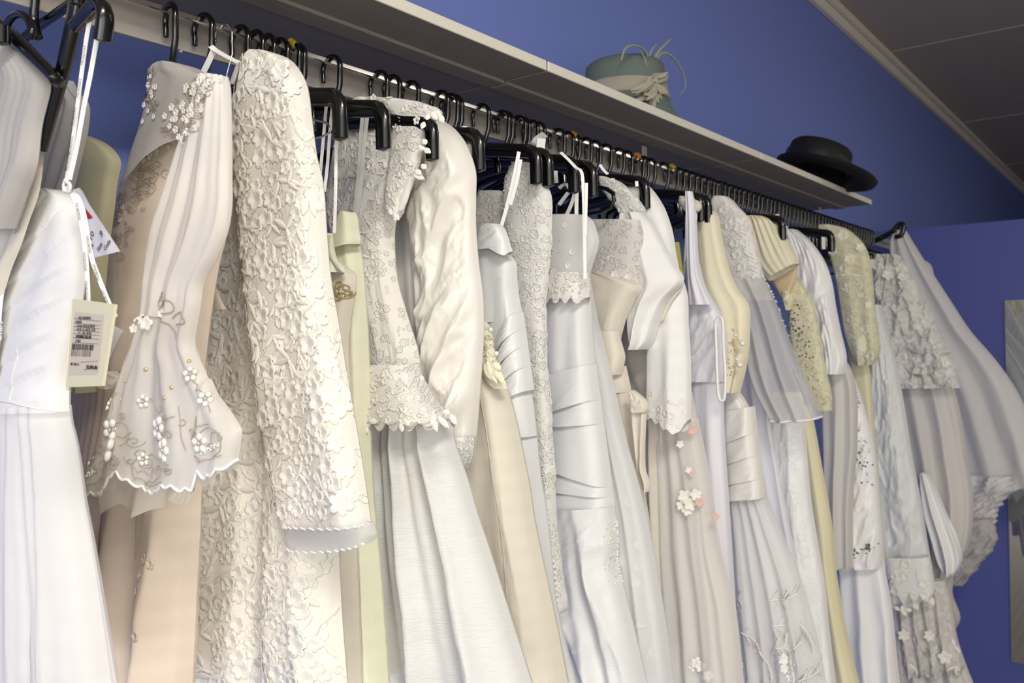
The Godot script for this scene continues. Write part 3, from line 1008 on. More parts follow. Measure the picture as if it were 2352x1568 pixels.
	c = cloth(d, "bell_sleeve", M.sheer_organza, 0.575, "176 474 522;200 468 528;250 452 531;300 436 532;350 418 533;400 402 533;470 377 533;530 357 524;590 349 500;650 345 469;700 341 461;740 334 454;775 325 448;800 317 450;840 301 470;890 278 489;940 257 518;990 240 541;1040 218 556;1100 195 548", {"th": [0.016, 0.024], "f": [[3, 0.002, 0.005, 0.12, 0.15, 1.0], [7, 0.0008, 0.001, 0.3, 0.2, 1.0]], "nc": 130, "nr": 110, "sc": [17, 9], "hem": "190,1124 212,1130 240,1128 262,1130 284,1112 304,1086 312,1072 325,1084 342,1098 360,1114 384,1124 404,1122 424,1106 440,1108 458,1118 476,1116 486,1078 500,1092 520,1082 540,1066 552,1056 562,1034"})
	hem_tube(d, "scalloped_trim", c, M.white_thread, 0.0019)
	b = Buf.new()
	for i in 60:
		var f := rng.randf()
		curl(b, c, lerpf(510, 452, f) + rng.randfn(0, 7), lerpf(186, 330, f), rng.randf_range(4, 9), rng.randf() * TAU, 1.2, 0.0005)
	stuff(put(d, "embroidery", b.mesh(), M.grey_thread))
	b = Buf.new()
	for i in 34:
		var f := rng.randf()
		b.flower(c.at(lerpf(510, 450, f) + rng.randfn(0, 7), lerpf(184, 330, f), 0.0015), c.n_at(480, 250), rng.randf_range(0.003, 0.0055), 5, f, 0.3)
	stuff(put(d, "lace_flowers", b.mesh(), M.applique))
	b = Buf.new()
	for s in ["318,990 330,966 348,970 354,990 350,1010 336,1015", "232,1070 250,1040 275,1036 288,1058 280,1084", "240,1086 246,1060 262,1048", "355,1080 362,1050 385,1040 408,1055 410,1085 395,1100 370,1098", "385,1090 392,1070 402,1085", "470,1010 485,985 510,980 528,1000 528,1030 515,1045", "505,1010 512,990 528,992", "420,990 428,960 438,952", "345,1040 360,1065 380,1085", "300,940 296,920 280,925", "296,918 300,905 310,900", "330,995 345,1000 360,985", "455,860 470,880 485,900", "485,905 500,930 506,945", "460,985 476,975 505,970", "440,930 445,960 450,1000 458,1030", "395,930 405,945 415,935 405,930", "388,920 380,912 370,918", "205,1104 250,1108 290,1090", "355,1078 380,1110 420,1100", "470,1045 500,1052 530,1040"]:
		b.tube(path(s, c, 0.0018), 0.0005, 0.0005, 5)
	for f in [[278, 1026, 10], [325, 1055, 12], [430, 1075, 10], [375, 1060, 14], [505, 1025, 12], [478, 1020, 8], [262, 1075, 9], [340, 950, 8], [420, 955, 9]]:
		curl(b, c, f[0], f[1], f[2], f[0], 1.6, 0.0005)
	for i in 26:
		var x := rng.randf_range(225, 540)
		var y := rng.randf_range(960, 1085)
		var w := c.uv_of(x, y)
		if w.x > 0.04 and w.x < 0.96:
			curl(b, c, x, y, rng.randf_range(6, 15), rng.randf() * TAU, rng.randf_range(0.6, 1.5), 0.0005)
	stuff(put(d, "embroidery", b.mesh(), M.grey_thread))
	for f in [[296, 985, 15], [314, 1025, 21], [403, 980, 15], [418, 1028, 15], [480, 1012, 12], [280, 928, 9], [460, 858, 10], [492, 914, 10], [372, 918, 9], [228, 1060, 9], [372, 1048, 9]]:
		var p := c.at(f[0], f[1], 0.0015)
		var nn := c.n_at(f[0], f[1])
		var e1 := nn.cross(Vector3(0.1, 1, 0.2)).normalized()
		var e2 := nn.cross(e1)
		b = Buf.new()
		for k in 5:
			var a: float = TAU * k / 5.0 + f[0]
			b.ball(p + (e1 * cos(a) + e2 * sin(a)) * f[2] * 0.0006, f[2] * 0.00038, 8, 0.5, nn)
		var fl := put(d, "petal_flower", b.mesh(), M.applique)
		b = Buf.new()
		b.ball(p + nn * 0.001, f[2] * 0.00013 + 0.0006, 8)
		put(fl, "crystal", b.mesh(), M.crystal)
	beads(d, c, M.pearl, 22, 478, 1040, 520, 1018, 3, 0.0012, 0.0022)
	beads(d, c, M.pearl, 20, 222, 1093, 262, 1078, 3, 0.0012, 0.0022)
	for f in [[376, 846], [331, 912], [422, 910], [324, 873], [453, 829], [427, 887]]:
		b = Buf.new()
		b.ball(c.at(f[0], f[1], 0.001), 0.0026, 10, 0.35, c.n_at(f[0], f[1]))
		put(d, "sequin", b.mesh(), M.gold_pearl)
	for f in [[365, 735, 12], [385, 742, 15], [345, 755, 10], [340, 738, 8], [410, 722, 9]]:
		b = Buf.new()
		var v := c.at(f[0], f[1], 0.002)
		v += Vector3.ZERO
		b.flower(v, Vector3(-0.9, 0.1, 0.4).normalized(), f[2] * 0.0006, 5, f[0], 0.3)
		put(d, "embroidered_flower", b.mesh(), M.applique)
	b = Buf.new()
	for s in ["402,690 408,672 412,690 405,708", "410,705 425,690 428,712 416,722", "425,730 440,716 446,740 430,745", "330,750 338,730 348,745", "352,740 372,728 392,728 412,735 425,752 432,775", "404,720 398,700 402,680"]:
		var pts := PackedVector3Array()
		for p in path(s, c, 0.0018):
			pts.append(p)
		b.tube(pts, 0.0007, 0.0007, 5)
	stuff(put(d, "embroidery", b.mesh(), M.grey_thread))

	# ---- ivory lace dress
	d = dress("ivory all over floral lace dress with long lace sleeve and satin cuff", 0.76)
	c = cloth(d, "gown", M.ivory_lace_lined, 0.785, "150 570 660;200 548 680;300 528 690;420 524 730;540 512 748;600 488 752;660 464 756;740 457 760;850 458 768;1000 462 772;1100 462 775;1168 457 775;1260 451 778;1370 439 783;1450 434 788;1568 427 798", {"th": [0.03, 0.05], "f": [[1.5, 0.001, 0.012, 0.02, -0.1, 0.7], [4, 0.0, 0.005, 0.4, 0.1]], "nc": 70})
	lace_flowers(d, c, M.applique, 0.018, 0.0145, 0.02, 0.97, 0.28, 0.99, 0.96, 0.05)
	for i in 16:
		var y := 1175 + i * 26.0
		var x: float = c.q[int(c.uv_of(430, y).y * c.nr) * (c.nc + 1)].x
		b = Buf.new()
		b.tube(line("%d,%d %d,%d %d,%d %d,%d %d,%d %d,%d" % [x - 11, y + 26, x - 10, y + 8, x + 1, y + 2, x + 2, y + 10, x - 6, y + 9, x - 10, y + 1], 0.785, 5), 0.0009, 0.0009, 5)
		put(d, "button_loop", b.mesh(), M.white_thread)
	c = cloth(d, "sleeve", M.ivory_lace, 0.738, "124 602 638;130 590 655;142 581 672;165 575 690;200 562 706;280 552 717;360 552 728;420 556 742;540 566 751;640 576 760;760 588 781;860 600 797;960 613 815;1080 634 835;1205 660 853", {"th": [0.026, 0.03], "f": [[1, 0.002, 0.005, 0.2, 0.15]], "nc": 60})
	lace_flowers(d, c, M.applique, 0.0185, 0.0145, 0.02, 0.98, 0.03, 0.97, 0.94, 0.065)
	cloth(d, "sleeve_lining", M.cream_crepe, 0.745, "150 584 640;200 572 660;300 562 668;420 566 680;540 580 690;660 592 700;760 602 716;860 616 738;960 632 756;1080 652 775;1190 676 792", {"th": [0.012, 0.014], "nc": 24})
	c = cloth(d, "cuff", M.grey_organza, 0.726, "666,1204 856,1198;664,1222 862,1212;664,1240 866,1226;672,1252 862,1240", {"th": [0.026, 0.024], "nc": 40, "nr": 14, "hem": "664,1238 680,1252 700,1258 760,1259 800,1257 840,1250 866,1236"})
	var runs := [["668,1206 690,1204 720,1204 760,1206 800,1206 840,1203 856,1200", "666,1206"], ["668,1242 684,1254 700,1257 730,1259 770,1259 805,1257 835,1250 860,1241", "0"]]
	for r in runs:
		var pts := path(r[0], c, 0.001, 5)
		for i in range(0, pts.size() - 2, 2):
			b = Buf.new()
			b.tube(PackedVector3Array([pts[i] + Vector3(0, 0.001, 0), pts[i].lerp(pts[i + 1], 0.5), pts[i + 1] - Vector3(0, 0.001, 0)]), 0.0013, 0.0013, 6)
			put(d, "bugle_bead", b.mesh(), M.white_thread)
	c = cloth(d, "sash_end", M.champagne, 0.71, "462,668 500,664;458,690 508,688;460,712 520,710", {"th": [0.004, 0.004], "nc": 12, "nr": 10})

func dresses_mid() -> void:
	var d: Node3D
	var c: Cloth
	var b: Buf
	# ---- cream dress with cowl neckline and embroidered flower
	d = dress("cream satin dress with cowl neckline and one gold embroidered flower", 0.86)
	cloth(d, "cowl", M.ivory_satin, 0.845, "536 722 764;560 722 766;590 722 772;612 724 785;626 728 790", {"th": [0.012, 0.02], "f": [[2, 0.003, 0.006, 0.1, 0.3]], "nc": 20})
	cloth(d, "neck_fold", M.green_cream, 0.835, "752,538 765,545;752,560 766,575;756,580 774,596;766,598 788,612;776,612 794,624", {"th": [0.004, 0.006], "nc": 12, "nr": 16})
	c = cloth(d, "bodice", M.cream_crepe, 0.862, "596 725 775;612 725 795;630 726 816;680 728 815;720 730 808;800 740 800;900 745 806;1000 755 816;1300 770 820;1568 780 830", {"th": [0.02, 0.035], "f": [[2, 0.001, 0.004, 0.2, 0.2]]})
	b = Buf.new()
	for f in [[800, 655, 9], [808, 662, 9], [806, 678, 9], [796, 684, 8], [790, 672, 8], [786, 660, 7], [812, 672, 7]]:
		curl(b, c, f[0], f[1], f[2], f[1], 1.3, 0.0011)
	put(d, "embroidered_flower", b.mesh(), M.gold_thread)
	b = Buf.new()
	b.ball(c.at(801, 671, 0.002), 0.0025, 8)
	put(d, "pearl", b.mesh(), M.gold_pearl)
	d = dress("pale green cream satin dress with turned down collar, beside the lace bodice", 0.9)
	cloth(d, "collar", M.green_cream, 0.89, "488 798 815;500 792 820;530 782 824;556 770 828;566 772 826", {"th": [0.02, 0.024], "nc": 20, "hem": "768,588 800,570 828,560"})
	cloth(d, "gown", M.green_cream, 0.905, "550 766 824;620 770 834;700 776 840;800 784 846;900 790 849;1000 792 850;1150 800 858;1300 812 872;1568 825 892", {"th": [0.025, 0.04], "f": [[2, 0.001, 0.006, 0.3, 0.1]]})

	# ---- lace bodice with dropped waist
	d = dress("dropped waist dress with lace cap sleeve bodice and full silk skirt", 0.98)
	c = cloth(d, "bodice", M.fine_lace_lined, 0.985, "229 838 900;234 818 962;248 803 998;280 790 990;330 776 976;400 766 957;450 758 938;500 760 912;560 780 906;650 808 914;740 828 940;800 836 958;860 833 969;900 826 986;940 818 1012", {"th": [0.025, 0.038], "f": [[2, 0.001, 0.003, 0.1, 0.2]], "wr": [0.0014, 4, 6, 2], "nc": 60})
	lace_flowers(d, c, M.applique, 0.017, 0.0085, 0.1, 0.92, 0.02, 0.62, 0.85, 0.16)
	c = cloth(d, "cap_sleeve", M.fine_lace_lined, 0.962, "234 880 962;246 888 1000;262 900 1016;280 905 1000;310 905 976;360 900 966;400 895 956;440 890 940;480 896 928;500 906 920", {"th": [0.012, 0.014], "edge": [6, 12], "nc": 30})
	lace_flowers(d, c, M.applique, 0.016, 0.0065, 0.05, 0.95, 0.02, 0.98, 0.85, 0.25)
	cloth(d, "sleeve_lining", M.ivory_satin, 0.957, "930,414 952,410;912,440 944,432;900,470 936,462;902,488 926,484", {"th": [0.006, 0.006], "nc": 12, "nr": 12})
	b = Buf.new()
	for s in [[1008, 262, 1020, 283], [992, 258, 1004, 276], [984, 262, 980, 276], [972, 320, 980, 332], [962, 335, 975, 345], [968, 378, 980, 388], [955, 390, 968, 402], [950, 400, 976, 412], [905, 490, 917, 506], [895, 478, 900, 494], [912, 492, 908, 508], [975, 280, 968, 296], [973, 340, 990, 352]]:
		b.leaf(on_x(s[0], s[1], 0.948), on_x(s[2], s[3], 0.944), Vector3(-0.85, 0.1, 0.5).normalized(), 0.0045)
	stuff(put(d, "lace_points", b.mesh(), M.applique))
	c = cloth(d, "peplum", M.fine_lace, 0.955, "836 836 962;862 834 968;890 828 984;920 822 1004;950 818 1030;972 820 1046", {"th": [0.045, 0.055], "nc": 50, "sc": [7, 22]})
	lace_flowers(d, c, M.applique, 0.013, 0.007, 0.02, 0.98, 0.05, 0.95, 0.95, 0.3)
	for s in [[826, 962, 818, 985], [836, 966, 845, 996], [848, 965, 868, 970], [922, 966, 924, 992], [930, 962, 940, 978], [995, 962, 1004, 992], [1006, 956, 1032, 984], [1018, 944, 1034, 950], [1034, 950, 1048, 976], [1000, 950, 990, 975], [966, 872, 973, 864]]:
		b = Buf.new()
		b.leaf(on_x(s[0], s[1], 0.902), on_x(s[2], s[3], 0.898), Vector3(-0.8, 0.05, 0.6).normalized(), 0.0045)
		put(d, "lace_leaf", b.mesh(), M.applique)
	cloth(d, "skirt", M.dupioni, 0.99, "930 826 1010;970 822 1036;1020 812 1046;1100 802 1074;1180 796 1097;1260 790 1124;1400 785 1168;1568 785 1222", {"th": [0.045, 0.07], "f": [[3.5, 0.006, 0.022, 0.1, 0.12, 0.6], [8, 0.004, 0.004, 0.4, 0.2], [13, 0.003, 0.0, 0.2, 0.0]], "nc": 90})

	# ---- satin dress with the long puff sleeve
	d = dress("ivory satin dress with big draped shiny puff sleeve and beaded wrist", 1.07)
	cloth(d, "gown", M.ivory_satin, 1.075, "440 860 955;500 866 955;560 876 962;700 895 972;800 915 985;870 930 990;1000 960 1030;1200 1000 1080;1568 1060 1170", {"th": [0.02, 0.04], "f": [[2, 0.002, 0.004, 0.3, 0.2]]})
	c = cloth(d, "sleeve", M.ivory_satin, 1.045, "278 992 1018;286 984 1032;302 975 1050;330 965 1070;390 950 1092;450 945 1093;520 948 1093;600 955 1099;680 962 1109;760 968 1111;850 976 1106;940 998 1099;1010 1024 1092;1050 1045 1086;1070 1060 1078", {"th": [0.03, 0.035], "wr": [0.017, 1.0, 2.4, 2.2], "f": [[1.2, 0.002, 0.006, 0.3, 0.5, 1.0]], "nc": 64, "nr": 100})
	beads(d, c, M.pearl, 46, 1050, 1010, 1076, 1060, 9, 0.0012, 0.0022)
	c = cloth(d, "wrist_lace", M.fine_lace, 1.034, "1000 1030 1090;1030 1042 1088;1060 1054 1082;1074 1062 1076", {"th": [0.03, 0.028], "nc": 16, "nr": 12})

	# ---- strapless dresses
	d = dress("plain ivory skirt dress with pearl leaf applique at the hip", 1.13)
	c = cloth(d, "skirt", M.cream_crepe, 1.135, "800 1040 1110;850 1060 1140;900 1070 1166;960 1076 1184;1050 1080 1203;1120 1080 1217;1190 1080 1227;1290 1090 1247;1400 1105 1271;1568 1130 1304", {"th": [0.04, 0.07], "f": [[1.3, 0.002, 0.012, 0.1, 0.05, 0.5]], "nc": 50})
	b = Buf.new()
	b.tube(path("1131,870 1150,960 1172,1080 1190,1180 1208,1320 1232,1480 1244,1560", c, 0.0006), 0.0008, 0.0008, 4)
	put(d, "seam", b.mesh(), M.cream_crepe)
	c = cloth(d, "applique_base", M.cream_applique, 1.10, "738 1106 1116;752 1106 1126;780 1108 1132;820 1108 1138;850 1110 1148;880 1124 1162;892 1140 1164", {"th": [0.012, 0.012], "edge": [5, 14], "nc": 14})
	b = Buf.new()
	for i in 40:
		var u := rng.randf_range(0.1, 0.9)
		var v := rng.randf_range(0.02, 0.62)
		var an := rng.randf_range(-0.6, 2.6)
		b.leaf(c.at_uv(u, v) + c.n_uv(u, v) * 0.002, c.at_uv(u + cos(an) * 0.35, v + sin(an) * 0.1) + c.n_uv(u, v) * 0.004, c.n_uv(u, v), 0.0028)
	stuff(put(d, "leaf_applique", b.mesh(), M.cream_applique))
	for s in [[1113, 835, 1128, 872], [1122, 840, 1150, 870], [1130, 836, 1160, 884], [1118, 830, 1142, 882], [1134, 832, 1150, 850]]:
		b = Buf.new()
		b.leaf(on_x(s[0], s[1], 1.083), on_x(s[2], s[3], 1.08), Vector3(-0.8, 0.1, 0.6).normalized(), 0.006)
		put(d, "applique_leaf", b.mesh(), M.cream_applique)
	for s in [[1127, 757, 0.0042], [1140, 812, 0.0042], [1112, 770, 0.0025], [1118, 790, 0.0025]]:
		b = Buf.new()
		b.ball(on_x(s[0], s[1], 1.08), s[2], 12)
		put(d, "pearl", b.mesh(), M.pearl)
	d = dress("pale blue white strapless dress with folded neckline bow and draped hip", 1.2)
	cloth(d, "neck_bow", M.cool_satin, 1.165, "515 1118 1150;522 1108 1158;540 1103 1166;560 1099 1174;574 1098 1179", {"th": [0.016, 0.02], "wr": [0.0022, 0.9, 1.2, 1], "nc": 24, "hem": "1098,576 1140,572 1165,586 1172,588 1179,577"})
	cloth(d, "bodice", M.cool_satin, 1.19, "572 1076 1158;600 1080 1184;640 1083 1188;680 1086 1192;740 1096 1204", {"th": [0.028, 0.034], "f": [[2, 0.001, 0.003, 0.2, 0.2]]})
	cloth(d, "draped_hip", M.cool_satin, 1.192, "640 1140 1188;690 1130 1193;740 1126 1204;830 1120 1208;900 1130 1220;960 1140 1228;1000 1142 1232", {"th": [0.03, 0.044], "nc": 40})
	bands(d, "pleat_band", M.cool_satin, 1.186, [1128, 1202, 1146, 1226], [[820, 716], [858, 752], [888, 790], [915, 836], [940, 890]], 0.036)
	cloth(d, "skirt", M.cool_satin, 1.2, "900 1120 1220;1000 1130 1232;1090 1140 1241;1160 1150 1252;1250 1160 1263;1400 1180 1279;1568 1210 1320", {"th": [0.04, 0.06], "f": [[2, 0.003, 0.009, 0.3, 0.1]]})

	# ---- beaded lace sleeve
	d = dress("white lace dress with long narrow pearl beaded sleeve and row of buttons", 1.27)
	c = cloth(d, "bodice", M.grey_lace, 1.285, "440 1105 1165;470 1096 1180;520 1090 1188;560 1090 1190;640 1095 1196;760 1100 1200", {"th": [0.02, 0.025], "nc": 30})
	beads(d, c, M.gold_pearl, 16, 1105, 480, 1130, 520, 8, 0.001, 0.002)
	c = cloth(d, "sleeve", M.fine_lace, 1.262, "375 1186 1226;382 1180 1234;395 1172 1242;420 1164 1256;440 1160 1264;470 1158 1268;520 1160 1268;560 1168 1267;600 1174 1264;690 1186 1256;760 1198 1257;850 1210 1259;930 1220 1268;1000 1229 1269;1080 1239 1276;1170 1251 1277;1260 1261 1286;1340 1267 1296;1395 1277 1304;1406 1286 1294", {"th": [0.02, 0.02], "edge": [3, 30], "nc": 30, "nr": 110})
	cloth(d, "sleeve_lining", M.white_crepe, 1.266, "440 1166 1250;520 1168 1256;600 1180 1252;690 1192 1246;760 1203 1247;850 1215 1250;930 1224 1260;1080 1243 1270;1260 1264 1281;1390 1281 1299", {"th": [0.014, 0.014], "nc": 16})
	b = Buf.new()
	for i in 520:
		var v := pow(rng.randf(), 1.0) * 0.98
		var u := rng.randf_range(0.06, 0.94)
		b.ball(c.at_uv(u, v) + c.n_uv(u, v) * 0.001, rng.randf_range(0.0008, 0.0017), 5)
	stuff(put(d, "beading", b.mesh(), M.pearl))
	b = Buf.new()
	for i in 240:
		var v := rng.randf() * 0.98
		var u := rng.randf_range(0.08, 0.92)
		var a := rng.randf() * TAU
		b.leaf(c.at_uv(u, v) + c.n_uv(u, v) * 0.001, c.at_uv(u + cos(a) * 0.13, v + sin(a) * 0.012) + c.n_uv(u, v) * 0.0015, c.n_uv(u, v), 0.0014)
	stuff(put(d, "lace_leaves", b.mesh(), M.applique))
	for i in 9:
		b = Buf.new()
		var y := 1288.0 + i * 13.0
		b.ball(on_x(1270 + i * 1.2, y, 1.24), 0.0042, 10, 0.8)
		put(d, "button", b.mesh(), M.white_satin)

	# ---- sheer yoke and ruched taffeta
	d = dress("white ruched taffeta dress with sheer beaded yoke above the waist", 1.38)
	c = cloth(d, "yoke", M.dense_tulle, 1.37, "494 1262 1346;505 1250 1361;530 1248 1371;552 1246 1376;580 1246 1371;610 1246 1361;650 1246 1352;690 1246 1354", {"th": [0.022, 0.03], "nc": 30})
	lace_flowers(d, c, M.white_thread, 0.03, 0.006, 0.1, 0.9, 0.1, 0.9, 0.7, 0.1)
	beads(d, c, M.crystal, 30, 1272, 560, 1288, 575, 8, 0.001, 0.002)
	beads(d, c, M.pearl, 30, 1290, 570, 1280, 680, 5, 0.001, 0.002)
	cloth(d, "yoke_lining", M.white_crepe, 1.385, "560 1246 1360;620 1246 1350;690 1246 1350", {"th": [0.014, 0.02], "nc": 16})
	c = cloth(d, "beaded_band", M.fine_lace_lined, 1.358, "626 1240 1354;650 1242 1355;672 1244 1354;690 1246 1354", {"th": [0.034, 0.034], "nc": 30, "nr": 12, "sc": [5, 16]})
	beads(d, c, M.pearl, 60, 1262, 672, 1350, 650, 9, 0.001, 0.0022)
	beads(d, c, M.crystal, 34, 1262, 676, 1350, 660, 10, 0.001, 0.002)
	c = cloth(d, "ruched_bodice", M.taffeta, 1.38, "660 1240 1353;700 1240 1358;780 1244 1362;860 1248 1371;970 1252 1387;1090 1256 1399;1170 1258 1412;1240 1262 1418;1330 1266 1420", {"th": [0.034, 0.045], "f": [[2, 0.002, 0.003, 0.2, 1.0, 1.0]], "nc": 50})
	bands(d, "pleat_band", M.taffeta, 1.374, [1250, 1370, 1262, 1414], [[868, 836], [950, 911], [973, 966], [1056, 1111], [1112, 1132], [1178, 1168]], 0.041)
	c = cloth(d, "skirt", M.taffeta, 1.37, "1160 1262 1412;1240 1264 1419;1290 1268 1418;1350 1272 1433;1450 1280 1458;1568 1296 1486", {"th": [0.05, 0.065], "f": [[2, 0.003, 0.012, 0.1, -0.9, 0.55], [4, 0.0, 0.008, 0.4, -0.3]], "wr": [0.004, 0.8, 1.4, 1.6], "nc": 56})
	beads(d, c, M.pearl, 90, 1414, 1190, 1428, 1340, 4, 0.0012, 0.0026)
	beads(d, c, M.crystal, 40, 1414, 1270, 1436, 1350, 5, 0.001, 0.002)
	# ---- embroidered column
	d = dress("pale grey organza column dress with white embroidered sprays", 1.45)
	c = cloth(d, "gown", M.taffeta, 1.46, "630 1325 1352;660 1330 1358;720 1336 1368;800 1344 1380;855 1352 1402;950 1362 1417;1010 1372 1437;1090 1380 1462;1180 1392 1482;1280 1402 1504;1400 1416 1523;1480 1430 1535;1568 1450 1546", {"th": [0.02, 0.045], "f": [[2, 0.001, 0.008, 0.2, 0.1]], "nc": 40})
	lace_flowers(d, c, M.white_thread, 0.03, 0.011, 0.45, 0.97, 0.1, 0.98, 0.75, 0.2)
	cloth(d, "overlay", M.white_tulle, 1.447, "640 1330 1356;720 1338 1370;855 1354 1404;1010 1374 1439;1180 1394 1484;1400 1418 1525;1568 1452 1548", {"th": [0.024, 0.05], "f": [[3, 0.001, 0.006, 0.1, 0.1]]})

	# ---- cream dress with lace yoke and sash
	d = dress("cream crepe dress with sheer lace yoke and knotted sash at the hip", 1.53)
	c = cloth(d, "yoke", M.grey_lace, 1.535, "505 1350 1470;540 1350 1478;580 1350 1474;620 1350 1468;654 1350 1466", {"th": [0.02, 0.025], "nc": 30, "nr": 16})
	lace_flowers(d, c, M.applique, 0.022, 0.007, 0.1, 0.95, 0.5, 1.0, 0.9, 0.25)
	cloth(d, "bodice", M.cream_crepe, 1.53, "1340,618 1385,626;1340,640 1470,653;1345,690 1458,690;1352,740 1436,740;1360,800 1424,800;1370,850 1432,850;1382,900 1446,900", {"th": [0.03, 0.034], "f": [[1, 0.002, 0.006, 0.3, 0.3]]})
	cloth(d, "peplum", M.cream_crepe, 1.505, "760 1372 1420;800 1380 1432;820 1386 1436;860 1388 1428", {"th": [0.02, 0.03], "nc": 20})
	cloth(d, "skirt", M.cream_crepe, 1.535, "840 1370 1438;900 1380 1450;1000 1390 1459;1080 1400 1470;1200 1416 1492;1350 1436 1502;1568 1456 1512", {"th": [0.03, 0.045], "f": [[2, 0.001, 0.006, 0.3, 0.1]]})
	cloth(d, "sash_knot", M.cream_crepe, 1.485, "896 1450 1458;906 1449 1472;920 1449 1486;938 1449 1490;946 1452 1486", {"th": [0.012, 0.014], "wr": [0.003, 2, 2, 1], "nc": 16, "nr": 12})
	cloth(d, "sash_tail", M.cream_crepe, 1.49, "930 1450 1486;980 1454 1484;1030 1460 1482;1080 1466 1484;1110 1474 1494;1128 1480 1492", {"th": [0.01, 0.012], "f": [[1, 0.003, 0.005, 0.2, 0.4]], "nc": 16})

	# ---- satin jacket
	d = dress("ivory crepe jacket with wide short sleeve, lace collar and scalloped hem", 1.6)
	c = cloth(d, "collar", M.fine_lace, 1.592, "406 1380 1392;416 1378 1422;436 1384 1448;456 1400 1466;480 1418 1482;496 1430 1480", {"th": [0.014, 0.016], "edge": [4, 16], "nc": 24, "nr": 18})
	lace_flowers(d, c, M.applique, 0.018, 0.008, 0.1, 0.95, 0.1, 0.95, 0.9, 0.25)
	cloth(d, "shoulder", M.white_crepe, 1.64, "430 1446 1494;444 1440 1506;462 1440 1518;482 1444 1529;530 1450 1545;580 1456 1553;640 1466 1563;700 1470 1560", {"th": [0.03, 0.032], "nc": 30})
	cloth(d, "sleeve", M.white_crepe, 1.572, "1432,492 1480,490;1428,520 1500,512;1432,560 1522,552;1440,610 1548,600;1446,660 1571,645;1450,715 1535,690;1453,760 1515,738;1460,790 1500,785;1468,802 1484,802", {"th": [0.03, 0.05], "f": [[1.6, 0.004, 0.012, 0.2, 0.3, 0.6]], "nc": 44, "nr": 44})
	cloth(d, "sleeve_lining", M.cream_crepe, 1.582, "1540,668 1571,650;1528,700 1566,664;1518,730 1548,690;1510,755 1525,735", {"th": [0.004, 0.006], "nc": 12, "nr": 14})
	c = cloth(d, "front_panel", M.white_crepe, 1.615, "630 1480 1566;680 1486 1580;740 1490 1582;800 1490 1586;860 1490 1588;920 1490 1588;960 1492 1587", {"th": [0.028, 0.034], "f": [[1.4, 0.002, 0.006, 0.25, 0.15]], "nc": 40, "hem": "1490,944 1500,962 1510,956 1520,972 1530,966 1542,984 1552,980 1562,994 1574,988 1587,962"})
	lace_flowers(d, c, M.applique, 0.016, 0.008, 0.05, 0.95, 0.82, 0.98, 0.9, 0.2)

